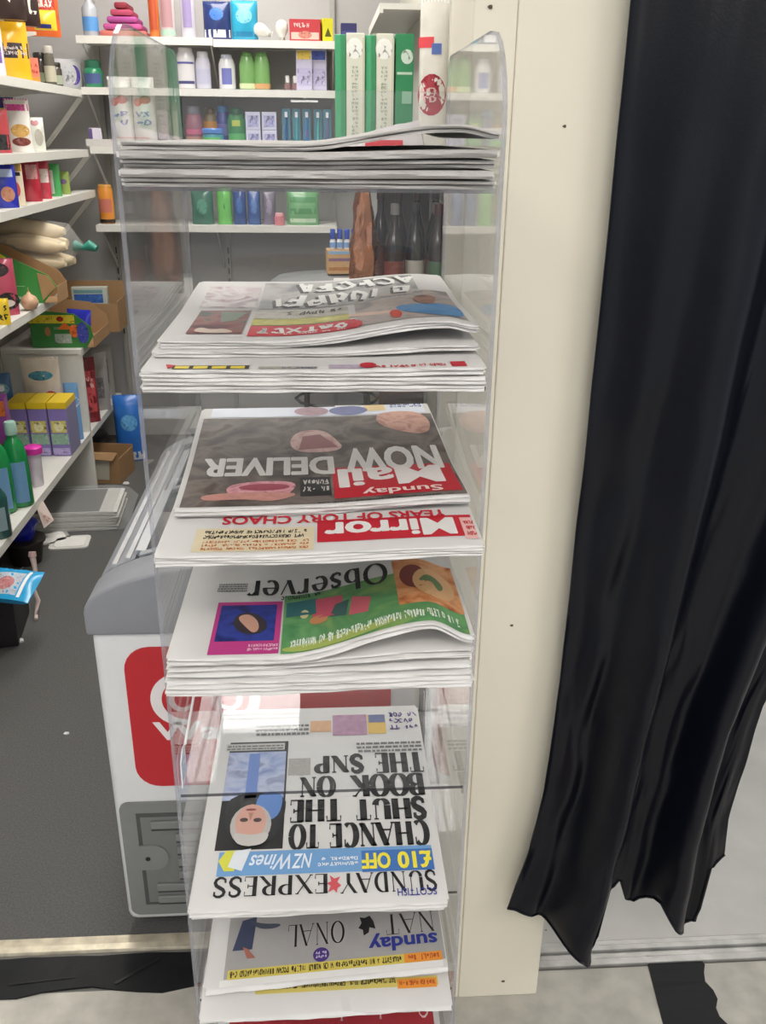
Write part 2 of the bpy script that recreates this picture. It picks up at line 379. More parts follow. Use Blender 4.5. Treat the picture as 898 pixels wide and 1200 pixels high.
# back panel
mb = MB(); xa, xb = RX0+.006, RX1-.006
mb.add([(xa, RY1-.004, .0), (xb, RY1-.004, .0), (xb, RY1-.004, 1.55), (xa, RY1-.004, 1.55)], [(0, 1, 2, 3)])
mb.add([(xa, RY1, .0), (xb, RY1, .0), (xb, RY1, 1.55), (xa, RY1, 1.55)], [(0, 1, 2, 3)])
mb.add([(xa, RY1-.004, 1.55), (xb, RY1-.004, 1.55), (xb, RY1, 1.55), (xa, RY1, 1.55)], [(0, 1, 2, 3)], 1)
mb.obj('back_panel', [ACRY, ACRY_EDGE], rack, RO)
for i, z in enumerate(SHELF):
    mb = MB(); x0, x1, y0, y1 = RX0+.0055, RX1-.0055, RY0, RY1-.005
    mb.add([(x0, y0, z), (x1, y0, z), (x1, y1, z), (x0, y1, z)], [(0, 1, 2, 3)]); mb.add([(x0, y0, z-.004), (x1, y0, z-.004), (x1, y1, z-.004), (x0, y1, z-.004)], [(0, 3, 2, 1)])
    mb.add([(x0, y0, z), (x1, y0, z), (x1, y0, z-.004), (x0, y0, z-.004)], [(0, 1, 2, 3)], 1)
    mb.add([(x0, y1, z), (x1, y1, z), (x1, y1, z-.004), (x0, y1, z-.004)], [(0, 1, 2, 3)], 1)
    mb.obj('shelf', [ACRY, ACRY_EDGE if i == 0 else ACRY_LIP], rack, RO)
    if i:   # small triangular corner gussets that carry the shelf
        for xg in (RX0+.0052, RX1-.0052-.003):
            MB().prism([(RY1-.006, z-.0045), (RY1-.006, z-.05), (RY1-.05, z-.0045)], 0, xg, xg+.003).obj('gusset', ACRY, rack, RO)
# a price ticket holder clipped on the left wall of the empty shelf
p0 = px(219, 930, 0, RX0+.007); 
tk = MB(); tk.prism([(.826, .8195), (.856, .8195), (.858, .856), (.845, .86), (.828, .852)], 0, RX0+.0056, RX0+.0068)
tko = tk.obj('ticket', M('e8ebf0', .4), rack, RO); tko['label'] = 'white plastic price ticket with pale blue print'
vs, fs = pseudo(6, 3); MB().add([(RX0+.0069, .852-.022*x, .824+.026*y) for x, y, z in vs], fs).obj('print', M('7fa3d8', .5), tko, (0, 0, 0), normals=False)
tko.children[0].matrix_parent_inverse = Matrix.Identity(4)
for v in tko.children[0].data.vertices: v.co = v.co-Vector(RO)
MB().tube([(RX0+.0075, .856, .857), (RX0+.0075, 1.0, .875), (RX0+.0075, 1.15, .90)], .0016, 6).obj('ticket_strip', M('f2f2f2', .3), rack, RO)

# ------------------------------------------------------------------ newspapers
WHITE = M('d6d4d2', .62, var=.05, scale=14, spec=.25)
SHADED_NEWS = M('b9b6b3', .75, var=.12, scale=25, spec=.2)  # paper greyed: shade on the top-shelf pile put into the colour
GREYP = M('d9d7d3', .7, var=.08, scale=30, spec=.2)
def sst(a, b, x):
    t = max(0, min(1, (x-a)/(b-a))); return t*t*(3-2*t)
class Paper:
    """u: 0 left .. 1 right in the picture, v: 0 front .. 1 back.  The page is turned round: its head lies at the front edge, its left side on the right."""
    def __init__(s, label, xl, wd, yf, L, zb, th, leaves=3, bend=None, yaw=0., mat=None, group=None, cat='newspaper', seed=1, thf=None, loose=0):
        s.xl, s.w, s.yf, s.L, s.zb, s.th = xl, wd, yf, L, zb, th
        s.bend = bend or (lambda u, v: 0.); s.yaw = yaw; s.thf = thf or (lambda u, v: 1.)
        s.root = thing('newspaper', label, cat, (xl+wd/2, yf+L/2, zb), 0, group); s.off = (xl+wd/2, yf+L/2, zb)
        rnd = random.Random(seed); nu, nv = 56, 16
        prof = [(j/nv, 1., 0.) for j in range(nv, -1, -1)]
        for k in range(leaves):
            f1 = 1-k/leaves; f0 = 1-(k+1)/leaves; o = rnd.uniform(-.004, .003) if k else -.001
            for q in (.12, .38, .62, .88):
                prof.append((0., f1+(f0-f1)*q, -min(.004, .42*th/leaves)*math.sin(math.pi*q)+o))
            if k < leaves-1: prof.append((0., f0, .007+o*.5))
        prof += [(j/6, 0., 0.) for j in range(0, 7)]
        # ragged page edges at the back: one more bump each leaf
        mb = MB(); n = len(prof); vs = []
        ph = rnd.uniform(0, 6)
        for i in range(nu+1):
            u = i/nu
            for (v, f, o) in prof:
                p = s.P3(u, v, f); wob = .0012*math.sin(u*9+ph+f*5)+.0006*math.sin(u*31+f*11)
                vs.append((p.x, p.y+o+(wob if v == 0 else 0), p.z))
        fs = [(i*n+k, i*n+(k+1) % n, (i+1)*n+(k+1) % n, (i+1)*n+k) for i in range(nu) for k in range(n)]
        fs += [tuple(range(n)), tuple(nu*n+k for k in range(n))[::-1]]
        mb.add(vs, fs); mb.obj('pages', mat or WHITE, s.root, s.off, smooth=True)
        # side leaves: thin page edges standing slightly proud of both sides
        for side in (0, 1):
            sd = MB()
            for k in range(leaves):
                d = rnd.uniform(.0006, .0035)
                fa = (k+.12)/leaves; fb = (k+.88)/leaves
                q = []
                for j in range(9):
                    v = .01+.98*j/8
                    a = s.P3(side, v, fa); b = s.P3(side, v, fb); e = d if side else -d
                    q += [a, b, (b.x+e, b.y, b.z-.0003), (a.x+e, a.y, a.z+.0003)]
                fs = []
                for j in range(8):
                    for c in range(4): fs.append((j*4+c, j*4+(c+1) % 4, j*4+4+(c+1) % 4, j*4+4+c))
                fs += [(0, 1, 2, 3), (32, 33, 34, 35)]
                sd.add(q, fs)
            sd.obj('page_edges', GREYP, s.root, s.off)
    def P3(s, u, v, f=1., dz=0.):
        x = s.xl+u*s.w; y = s.yf+v*s.L
        cx, cy = s.xl+s.w/2, s.yf+s.L/2; c, n = math.cos(s.yaw), math.sin(s.yaw)
        X = cx+(x-cx)*c-(y-cy)*n; Y = cy+(x-cx)*n+(y-cy)*c
        return Vector((X, Y, s.zb+s.bend(u, v)+s.th*f*s.thf(u, v)+dz))
    def uv(s, X, Y):
        cx, cy = s.xl+s.w/2, s.yf+s.L/2; c, n = math.cos(-s.yaw), math.sin(-s.yaw)
        x = cx+(X-cx)*c-(Y-cy)*n; y = cy+(X-cx)*n+(Y-cy)*c
        return (x-s.xl)/s.w, (y-s.yf)/s.L
    def page(s, x, y):
        """pixel -> (s, t) page coordinates 0..1: s from the page's left (picture right), t from its head (front edge)"""
        z = s.zb+s.th
        for _ in range(8):
            p = px(x, y, 2, z); u, v = s.uv(p.x, p.y); z = s.P3(max(0, min(1, u)), max(0, min(1, v))).z
        return 1-u, v
    def map(s, a, b, layer): return s.P3(1-a, b, 1., .0006+.0003*layer)
    def rect_of(s, r):
        """r = picture rectangle (x0, y0, x1, y1): returns page rectangle s0, t0, s1, t1"""
        a = s.page(r[0], r[1]); b = s.page(r[2], r[3]); c = s.page(r[2], r[1]); d = s.page(r[0], r[3])
        ss = [(c[0]+b[0])/2, (a[0]+d[0])/2]; tt = [(b[1]+d[1])/2, (a[1]+c[1])/2]
        k = lambda q: max(.004, min(.996, q))
        return k(min(ss)), k(min(tt)), k(max(ss)), k(max(tt))
    def patch(s, r, mat, name='print_block', layer=0, parent=None, pg=False, n=None):
        q = r if pg else s.rect_of(r)
        nx = n or max(2, int((q[2]-q[0])*52)); ny = max(2, int((q[3]-q[1])*16))
        mb = MB().grid(lambda a, b: s.map(q[0]+(q[2]-q[0])*a, q[3]+(q[1]-q[3])*b, layer), nx, ny)
        return s._o(mb, name, mat, parent)
    def _o(s, mb, name, mat, parent):
        o = mb.obj(name, mat, parent or s.root, s.off, normals=False)
        return o
    def poly(s, r, pts, mat, name='print_shape', layer=1, parent=None, pg=False):
        q = r if pg else s.rect_of(r)
        if name in ('photo_shape', 'picture_shape') and 4 < len(pts) < 14:
            for _ in range(2): pts = [(a[0]*(1-k)+b[0]*k, a[1]*(1-k)+b[1]*k) for a, b in zip(pts, pts[1:]+pts[:1]) for k in (.25, .75)]
        c = (sum(p[0] for p in pts)/len(pts), sum(p[1] for p in pts)/len(pts)); n = len(pts)
        f = lambda p: s.map(q[0]+(q[2]-q[0])*p[0], q[3]+(q[1]-q[3])*p[1], layer)
        mid = [((p[0]+c[0])/2, (p[1]+c[1])/2) for p in pts]
        mb = MB().add([f(p) for p in pts]+[f(p) for p in mid]+[f(c)], [(i, (i+1) % n, n+(i+1) % n, n+i) for i in range(n)]+[(n+i, n+(i+1) % n, 2*n) for i in range(n)])
        return s._o(mb, name, mat, parent)
    def text(s, r, vf, mat, name='headline', layer=1, parent=None, pg=False, raw=False):
        q = r if pg else s.rect_of(r)
        vs, fs = (vf[0], vf[1]) if raw else norm_text(vf)
        mb = MB().add([s.map(q[0]+(q[2]-q[0])*a, q[3]+(q[1]-q[3])*b, layer+zz) for a, b, zz in vs], fs)
        return s._o(mb, name, mat, parent)
INK = M('1b1b1d', .6); REDI = M('c4142c', .55); GREYI = M('6d6b6a', .7); GOLD = M('e0b53c', .6); BLUEI = M('3c6fb4', .6)
DEEPB = M('27348c', .6); SKY = M('6f9fd0', .6); YEL = M('f0e23a', .6); GRN = M('4c8f4f', .6); SKIN = M('c98f7e', .6); PWHITE = M('e6e5e2', .6)
PINK = M('d98a98', .6); BROWN = M('7a4a40', .6); DKGREY = M('4a4644', .65, var=.25, scale=60); PURP = M('4a3580', .6); ORG = M('e8963a', .6)

# --- top shelf: five folded papers with curled right ends
z = SHELF[0]+.0006
sets = [(-.163, .306, .795, .0066), (-.164, .304, .79, .0064), (-.163, .306, .798, .0064), (-.164, .307, .792, .0064), (-.163, .308, .796, .006)]
desc = ['folded newspaper at the bottom of the pile on the top rack shelf', 'folded newspaper second from the bottom of the top rack pile',
        'folded newspaper in the middle of the top rack pile', 'folded newspaper second from the top of the top rack pile', 'curled newspaper lying uppermost on the top rack shelf']
acc = lambda u: 0.
for k, (xl, wd, yf, th) in enumerate(sets):
    def bend(u, v, k=k): return k*.0011*sst(.45, .95, u)+(.0115*sst(.45, .85, u)-.005*sst(.9, 1., u) if k == 4 else 0)
    Paper(desc[k], xl, wd, yf, .37, z, th, leaves=1 if k % 2 else 2, bend=bend, mat=SHADED_NEWS, seed=20+k, group='papers on the top rack shelf')
    z += th+.0006

# --- second shelf
z = SHELF[1]+.0006
for k, lab in enumerate(('plain folded newspaper lying lowest on the second rack shelf', 'plain folded newspaper second from the bottom on the second rack shelf')):
    Paper(lab, -.1645+.001*k, .309, .797+.002*k, .375, z, .0062, leaves=2, seed=30+k, group='papers on the second rack shelf'); z += .0068
pp = Paper('newspaper with a row of yellow squares and red print along its edge', -.1645, .308, .799, .375, z, .007, leaves=2, seed=33, bend=lambda u, v: .002*sst(.6, 1, u), group='papers on the second rack shelf')
pp.patch((200, 429, 291, 440), M('2a2a24', .6), 'photo_strip')
for i in range(4): pp.patch((203+22*i, 430, 220+22*i, 439), M('e8d23e', .55), 'yellow_square', 1)
pp.poly((190, 428, 203, 442), [(0, .2), (1, 0), (.6, 1)], REDI, 'red_corner', 1)
pp.patch((302, 430, 372, 441), M('a9a59c', .6, var=.3, scale=300), 'photo_strip'); pp.text((330, 431, 372, 440), pseudo(8, 1), DEEPB, 'small_print', 1, raw=True)
pp.patch((386, 428, 432, 439), M('b9a9bd', .6, var=.3, scale=200), 'photo_strip'); pp.poly((422, 426, 442, 439), ell(), REDI, 'red_dot', 2)
pp.text((440, 428, 490, 438), pseudo(7, 1), REDI, 'masthead', 1, raw=True); pp.patch((530, 424, 548, 435), REDI, 'red_corner')
pp.text((492, 426, 524, 433), pseudo(8, 1), REDI, 'small_print', 1, raw=True)
z += .0076
b2 = lambda u, v: .002*sst(.6, 1, u)+.004*sst(.5, .9, u)
Paper('plain white paper lying under the curled tabloid on the second rack shelf', -.1605, .305, .846, .335, z, .0055, leaves=2, seed=34, bend=b2, group='papers on the second rack shelf'); z += .0061
b3 = lambda u, v: b2(u, v)+(.0135*sst(.35, .85, u)-.005*sst(.9, 1, u))*(1-.65*v)+.007*sst(.4, 1, v)
tb = Paper('curled tabloid with outlined headline and red and blue cover photo', -.156, .301, .856, .326, z, .0075, leaves=3, seed=35, bend=b3, group='papers on the second rack shelf')
def tp_(a, *k, **kw): return tb.patch(a, *k, pg=True, **kw)
tp_((.74, .52, .95, .88), photo_mat(['8a8286', 'b9a8ac', 'd8d2d0', '9c7c84'], 30), 'photo')
ph = tp_((.755, .09, .935, .47), photo_mat(['4a2428', '7c3a40', '8c5a50', '3f4a44'], 34), 'photo', 1); tb.poly((.765, .26, .86, .45), [(0, .1), (.25, .8), (.8, 1), (1, 0)], M('7c8a78', .6), 'photo_shape', 2, ph, pg=True); tb.poly((.77, .09, .92, .2), [(0, 1), (.3, .3), (.6, .5), (.9, .1), (1, .9)], M('d9c4b4', .6), 'photo_shape', 2, ph, pg=True)
tp_((.40, .33, .735, .47), photo_mat(['b4b09c', 'cfcac0', 'a8a294'], 40), 'banner'); tb.text((.42, .37, .62, .46), pseudo(9, 1), DKGREY, 'small_print', 1, pg=True, raw=True)
tp_((.40, .22, .735, .325), photo_mat(['cfc95e', 'b4b060', 'd8d47c'], 50), 'banner', 0)
bo = tp_((.38, .055, .735, .21), REDI, 'masthead_box', 0); tb.text((.40, .075, .72, .185), pseudo(6, 1, random.Random(9), fill=1), PWHITE, 'masthead', 1, bo, pg=True, raw=True); tb.text((.40, .06, .62, .085), pseudo(14, 1), PWHITE, 'small_print', 2, bo, pg=True, raw=True)
ph = tp_((.015, .07, .375, .62), photo_mat(['7c7674', 'a89e9a', 'b8a8a0', '8c8484'], 30), 'photo')
tb.poly((.18, .10, .40, .3), [(0, .6), (.05, .2), (1, 0), (1, .25)], M('d8b9a8', .6), 'photo_shape', 1, ph, pg=True); tb.poly((.225, .10, .265, .25), ell(), M('c9402e', .6), 'photo_shape', 2, ph, pg=True); tb.poly((.36, .05, .41, .17), ell(), REDI, 'photo_shape', 3, ph, pg=True)
tb.poly((.015, .07, .235, .34), [(0, 0), (0, .9), (.4, 1), (.75, .7), (1, .45), (1, .02), (.5, .1)], photo_mat(['2f6ca4', '4f8cc0', '3a78ac'], 40), 'photo_shape', 2, ph, pg=True); tb.poly((.07, .3, .17, .52), [(0, .2), (.3, 1), (.7, .9), (1, .3), (.5, 0)], photo_mat(['6c4438', 'a87460', '8c5a48'], 50), 'photo_shape', 3, ph, pg=True)
tp_((.12, .50, .73, .95), photo_mat(['8f8d8b', 'b8b6b3', 'a3a19e', '77757a'], 25), 'headline_panel')
for (a, n_, sd_) in (((.14, .52, .72, .72), 7, 12), ((.12, .75, .60, .94), 6, 15)):
    tb.text((a[0]+.012, a[1]-.02, a[2]+.012, a[3]-.02), pseudo(n_, 1, random.Random(sd_), gap=.05, fill=1), INK, 'headline', 1, pg=True, raw=True); tb.text(a, pseudo(n_, 1, random.Random(sd_), gap=.05, fill=1), M('efeeea', .6), 'headline', 2, pg=True, raw=True)

# --- third shelf: red-masthead paper in front, dark tabloid on top behind it
z = SHELF[2]+.0006
m2 = lambda u, v: .006*sst(.3, 1, u)*(1-sst(.1, .6, v))
Paper('plain folded newspaper lying lowest on the third rack shelf', -.160, .304, .782, .375, z, .006, leaves=2, seed=40, bend=lambda u, v: .6*m2(u, v), group='papers on the third rack shelf'); z += .0066
mi = Paper('newspaper with a white on red masthead reading Mirror', -.160, .305, .762, .38, z, .0105, leaves=4, seed=41, bend=m2, group='papers on the third rack shelf')
bo = mi.patch((372, 607, 568, 632), REDI, 'masthead_box'); mi.text((380, 610, 535, 630), bold_text('Mirror', .035), PWHITE, 'masthead', 1, bo); mi.patch((542, 607, 568, 632), M('e8b9b4', .6), 'price_box', 1); mi.text((545, 610, 566, 629), pseudo(4, 3), REDI, 'small_print', 2, raw=True)
mi.text((262, 602, 525, 611), bold_text('YEARS OF TORY CHAOS', .02), REDI, 'headline', 1)
bo = mi.patch((228, 619, 368, 646), M('dccfae', .6), 'text_box'); mi.text((240, 621, 360, 632), pseudo(32, 2), INK, 'small_print', 1, bo, raw=True); mi.text((236, 633, 362, 645), pseudo(34, 3, random.Random(6)), M('c9703a', .6), 'small_print', 1, bo, raw=True)
z += .0111
m3 = lambda u, v: m2(u, (.078+.35*v)/.38)+.003*sst(.5, 1, u)+.0008+.010*sst(.2, 1, v)
ml = Paper('dark tabloid with a headline reading NOW DELIVER and red Mail masthead', -.1585, .300, .852, .327, z, .0095, leaves=3, seed=43, bend=m3, yaw=.03, group='papers on the third rack shelf')
ph = ml.patch((228, 488, 536, 587), photo_mat(['443c39', '5f5550', '7a706a', '55473f'], 22), 'cover_photo')
ml.patch((250, 471, 497, 487), M('dfe3ee', .6), 'puff_strip', 0); ml.poly((345, 473, 385, 488), ell(), M('a98a94', .6, var=.4, scale=120), 'puff_picture', 1); ml.poly((385, 470, 430, 487), ell(), M('6a6f9c', .6, var=.4, scale=120), 'puff_picture', 1); ml.patch((426, 470, 450, 482), M('d9c08a', .6), 'puff_box', 1); ml.text((455, 468, 492, 478), pseudo(8, 2), DEEPB, 'small_print', 1, raw=True)
ml.poly((334, 504, 404, 532), [(0, .9), (.75, 1), (.95, .6), (.8, .05), (.35, 0), (.15, .4)], photo_mat(['c49a94', 'e4c4bc', 'b87c7a'], 40), 'photo_shape', 1, ph); ml.poly((345, 508, 396, 530), [(0, .8), (.9, .9), (.8, .2), (.4, .1)], M('a06468', .6), 'photo_shape', 2, ph)
ml.poly((442, 482, 505, 510), [(0, .5), (.1, .95), (.4, 1), (1, .6), (1, .1), (.5, 0), (.15, .1)], photo_mat(['a06a60', 'd0a494', 'b07c70'], 40), 'photo_shape', 1, ph)
ml.text((404, 524, 517, 552), bold_text('NOW', .04), M('e6e4e0', .6), 'headline', 1); ml.text((238, 537, 392, 558), bold_text('DELIVER', .04), M('e6e4e0', .6), 'headline', 1)
bo = ml.patch((390, 546, 536, 580), REDI, 'masthead_box', 1); ml.text((396, 548, 520, 569), bold_text('Mail', .03), M('efe9e6', .6), 'masthead', 2, bo); ml.text((424, 570, 520, 579), bold_text('Sunday', .015), M('f3ded8', .6), 'masthead', 3, bo)
ml.patch((352, 560, 388, 582), M('2a2a2c', .6), 'price_box', 1); ml.text((355, 562, 386, 578), pseudo(6, 2), M('cfccc8', .6), 'small_print', 2, raw=True)
ml.poly((264, 562, 350, 584), [(0, .2), (.1, .8), (.3, 1), (.42, .6), (.6, .95), (.95, .9), (1, .3), (.5, .1)], photo_mat(['c87c8c', 'e4a8b0', '8c3c4c'], 45), 'photo_shape', 1); ml.poly((280, 568, 340, 576), ell(), M('a44a5c', .6), 'photo_shape', 2); ml.poly((236, 578, 360, 590), [(0, 0), (.3, 1), (.6, .6), (1, .8), (1, 0)], M('c98f86', .6, var=.3, scale=90), 'photo_shape', 2)
ml.text((372, 583, 540, 592), pseudo(44, 1), INK, 'small_print', 1, raw=True)

# --- fourth shelf
z = SHELF[3]+.0006
o1 = lambda u, v: .004*sst(.3, 1, u)*(1-sst(.1, .7, v))
for k, lab in enumerate(('plain folded newspaper lying lowest on the fourth rack shelf', 'plain folded newspaper second from the bottom on the fourth rack shelf', 'plain folded newspaper third from the bottom on the fourth rack shelf')):
    Paper(lab, -.1635+.001*k, .307-.002*k, .77+.003*k, .385, z, .0072, leaves=2, seed=50+k, bend=o1, group='papers on the fourth rack shelf'); z += .0078
o2 = lambda u, v: o1(u, v)+.006*sst(.3, .9, u)*(1-.5*v)
Paper('loose-leaved newspaper lying under the green cover on the fourth rack shelf', -.161, .304, .779, .38, z, .009, leaves=4, seed=54, bend=o2, group='papers on the fourth rack shelf'); z += .0096
o3 = lambda u, v: o2(u, v)+(.026*sst(.38, .86, u)-.018*sst(.86, 1, u))*(1-.45*sst(0, .8, v))
ob = Paper('newspaper with a green illustrated cover and pink boxed photograph', -.160, .303, .777, .378, z, .0075, leaves=2, seed=55, bend=o3, group='papers on the fourth rack shelf')
bo = ob.patch((250, 706, 329, 767), M('c03a86', .6), 'photo_frame'); ob.patch((256, 710, 323, 752), photo_mat(['1f2a6c', '34449c', '2a2a5c'], 30), 'photo', 1, bo)
ob.poly((273, 718, 315, 745), [(0, .75), (.1, .35), (.5, 0), (.95, .1), (1, .6), (.7, .95), (.3, 1)], M('3a3238', .6), 'photo_shape', 2, bo); ob.poly((273, 720, 305, 744), [(0, .8), (.1, .35), (.5, 0), (.9, .2), (.5, .7), (.2, 1)], M('c99a86', .6), 'photo_shape', 3, bo)
ob.text((290, 755, 326, 764), pseudo(12, 2), M('f0c9dc', .6), 'small_print', 2, bo, raw=True)
gb = ob.patch((332, 690, 546, 766), photo_mat(['4c8a58', '6ca468', '588f5c', '86a860'], 14), 'cover_picture'); ob.poly((336, 704, 372, 722), [(0, 0), (0, 1), (1, 1), (1, .1)], M('2f6d70', .6), 'picture_shape', 1, gb)
ob.poly((366, 700, 402, 724), [(0, .1), (0, 1), (1, .9), (.9, 0)], M('c9566a', .6), 'picture_shape', 1, gb); ob.poly((386, 706, 410, 724), [(0, 0), (.2, 1), (1, .8), (.7, .1)], M('3c5f5c', .6), 'picture_shape', 2, gb); ob.poly((363, 722, 384, 732), ell(), M('c98a5c', .6), 'picture_shape', 2, gb); ob.poly((352, 716, 362, 726), ell(), M('d8cf9c', .6), 'picture_shape', 2, gb)
ob.poly((408, 697, 436, 720), [(0, .3), (.2, 1), (1, .9), (.8, 0)], M('c9606c', .6), 'picture_shape', 1, gb)
ob.poly((332, 738, 470, 757), [(0, 0), (0, .6), (.5, 1), (1, .9), (1, .3)], M('a5b45c', .6), 'picture_shape', 1, gb)
q = ob.rect_of((332, 690, 546, 766)); ob.text((q[0]+.03, q[1]+.012, q[2]-.03, q[1]+.075), pseudo(58, 1), M('e9f2e4', .6), 'small_print', 3, pg=True, raw=True)
fo = ob.patch((464, 662, 540, 716), photo_mat(['8c4a34', 'c97f4c', 'dca070', 'a86a44'], 26), 'food_photo', 1); ob.poly((468, 664, 500, 690), ell(), M('7c3a34', .6), 'photo_shape', 2, fo); ob.poly((485, 672, 530, 706), ell(), M('d8a878', .6), 'photo_shape', 3, fo); ob.poly((488, 676, 520, 696), [(0, .5), (.3, 1), (.45, .4), (1, .6), (.5, 0)], M('5f7a4c', .6), 'photo_shape', 4, fo)
ob.text((292, 668, 456, 695), serif_text('Observer', .17, .05, .2), INK, 'masthead', 1)
ob.text((330, 696, 376, 702), pseudo(12, 1), INK, 'small_print', 1, raw=True); ob.text((256, 684, 290, 694), bars(4), GREYI, 'small_print', 1, raw=True)

# --- sixth shelf (the fifth is empty)
z = SHELF[5]+.0006
Paper('plain folded newspaper lying underneath on the sixth rack shelf', -.163, .293, .789, .385, z, .009, leaves=3, seed=60, group='papers on the sixth rack shelf'); z += .0096
ex = Paper('newspaper with a masthead reading SUNDAY EXPRESS and a large black headline', -.1645, .297, .783, .39, z, .0085, leaves=2, seed=61, group='papers on the sixth rack shelf')
ex.text((250, 1026, 384, 1051), serif_text('EXPRESS', .19, .05, .26), INK, 'masthead'); ex.text((399, 1021, 512, 1047), serif_text('SUNDAY', .19, .05, .26), INK, 'masthead')
ex.text((466, 1041, 512, 1050), sans_text('SCOTTISH', .01), DEEPB, 'small_print', 2)
ex.poly((383, 1026, 401, 1047), [(.1, .1), (.3, .4), (.05, .6), (.3, .75), (.35, 1), (.55, .8), (.9, .95), (.75, .6), (1, .45), (.7, .35), (.8, 0), (.5, .2)], M('d0545c', .6), 'emblem', 1)
bn = ex.patch((256, 995, 508, 1023), SKY, 'banner'); ex.patch((424, 996, 508, 1021), BLUEI, 'banner_box', 1, bn)
ex.text((466, 998, 506, 1018), bold_text('£10', .035), YEL, 'headline', 2, bn); ex.text((424, 1000, 458, 1019), bold_text('OFF', .035), YEL, 'headline', 2, bn)
ex.text((342, 1001, 366, 1018), sans_text('NZ', .012, .3), M('e8f0f8', .6), 'small_print', 2, bn); ex.text((292, 1002, 340, 1020), sans_text('Wines', .015, .4), M('dfeaf6', .6), 'small_print', 2, bn); ex.text((372, 1004, 420, 1016), pseudo(10, 2), M('e8f0f8', .6), 'small_print', 2, bn, raw=True)
ex.poly((256, 998, 276, 1022), [(0, 0), (0, 1), (.6, 1), (1, .5), (.6, 0)], M('d9d84a', .6), 'banner_shape', 2, bn); ex.poly((268, 996, 296, 1022), [(.1, 0), (.4, 1), (1, .8), (.8, .1)], M('dfe4ea', .6), 'banner_shape', 3, bn)
for t, r in (('CHANCE', (386, 963, 504, 993)), ('TO', (338, 966, 374, 996)), ('SHUT', (417, 934, 500, 963)), ('THE', (340, 937, 400, 964)), ('BOOK', (410, 907, 497, 934)), ('ON', (351, 910, 394, 935)), ('THE', (440, 882, 496, 906)), ('SNP', (368, 884, 427, 908))):
    ex.text(r, serif_text(t, .33, .07, .34), INK, 'headline')
ex.text((418, 868, 494, 881), bars(3), GREYI, 'small_print', raw=True); ex.patch((338, 889, 364, 909), M('a5a19c', .6, var=.3, scale=200), 'small_photo')
fr = ex.patch((262, 870, 335, 996), INK, 'photo_frame'); ex.patch((265, 882, 334, 938), photo_mat(['6f7fb0', '9aa8cc', 'b4bcd4', '7c86a8'], 30), 'photo', 1, fr); ex.patch((290, 884, 303, 936), M('5f7fc0', .6), 'photo_shape', 2, fr); ex.patch((266, 872, 334, 880), M('b8b6b2', .6), 'caption', 1, fr); ex.text((267, 873, 332, 879), bars(2), GREYI, 'small_print', 2, fr, raw=True)
ex.poly((263, 930, 334, 994), [(0, 0), (0, .5), (.2, .95), (.8, .95), (1, .6), (1, 0)], M('232427', .6), 'photo_shape', 2, fr); ex.poly((300, 928, 333, 962), [(0, .2), (.2, 1), (1, 1), (1, .1), (.4, 0)], M('5d83c2', .6), 'photo_shape', 3, fr)
ex.poly((270, 944, 318, 993), ell(), M('b9b4b0', .6), 'photo_shape', 4, fr); ex.poly((276, 944, 312, 986), ell(), M('cf9f90', .6), 'photo_shape', 5, fr); ex.poly((281, 960, 291, 965), ell(10), M('4a3a3a', .6), 'photo_shape', 6, fr); ex.poly((297, 960, 307, 965), ell(10), M('4a3a3a', .6), 'photo_shape', 6, fr); ex.poly((288, 949, 301, 952), ell(10), M('8c4a48', .6), 'photo_shape', 6, fr); ex.poly((291, 954, 297, 964), [(0, 0), (.5, 1), (1, 0)], M('b4806e', .6), 'photo_shape', 6, fr); ex.poly((272, 976, 316, 994), [(0, .0), (.1, .8), (.5, 1), (.9, .8), (1, 0), (.5, .3)], M('c4c0bc', .6), 'photo_shape', 7, fr)
ex.text((300, 848, 362, 862), bars(3), GREYI, 'small_print', raw=True); ex.patch((364, 845, 388, 858), M('cfa27c', .6, var=.3, scale=200), 'puff_box'); ex.patch((390, 838, 430, 862), M('a9829c', .6, var=.4, scale=120), 'puff_picture'); ex.patch((431, 838, 452, 860), M('d8b45c', .6), 'puff_box'); ex.patch((432, 838, 451, 847), M('5f6a94', .6), 'puff_box', 1); ex.text((456, 834, 490, 856), pseudo(6, 3), PURP, 'small_print', raw=True)

# --- seventh shelf
z = SHELF[6]+.0006
n1 = lambda u, v: .004*u*(1-v)
lo = Paper('newspaper with a thin orange and yellow strip lying under the grey fronted one', -.1640, .308, .782, .385, z, .0065, leaves=1, seed=70, bend=n1, group='papers on the seventh rack shelf'); z += .0071
a = lo.patch((300, 1149, 514, 1160), M('d3c36a', .6), 'strip'); lo.patch((466, 1147, 512, 1158), ORG, 'strip', 1); lo.text((300, 1150, 464, 1158), pseudo(64, 1), INK, 'small_print', 2, raw=True); lo.text((468, 1148, 510, 1156), pseudo(11, 1), M('b5502c', .6), 'small_print', 2, raw=True)
n2 = lambda u, v: n1(u, v)+.018*u*(1-.5*v)+.002
na = Paper('grey fronted newspaper with a masthead reading sunday NATIONAL', -.160, .303, .815, .36, z, .006, leaves=1, seed=71, bend=n2, group='papers on the seventh rack shelf')
gp = na.patch((268, 1060, 520, 1136), M('a5a3a1', .6, var=.06), 'cover_photo')
na.text((338, 1082, 404, 1108), serif_text('ONAL', .13, .03, .22), INK, 'masthead'); na.text((452, 1070, 508, 1094), serif_text('NAT', .13, .03, .22), INK, 'masthead')
na.poly((420, 1074, 440, 1097), [(.1, .3), (.3, 0), (.6, .1), (.9, .05), (.8, .35), (1, .6), (.75, .7), (.7, 1), (.4, .85), (.35, .6), (0, .7)], INK, 'emblem', 2)
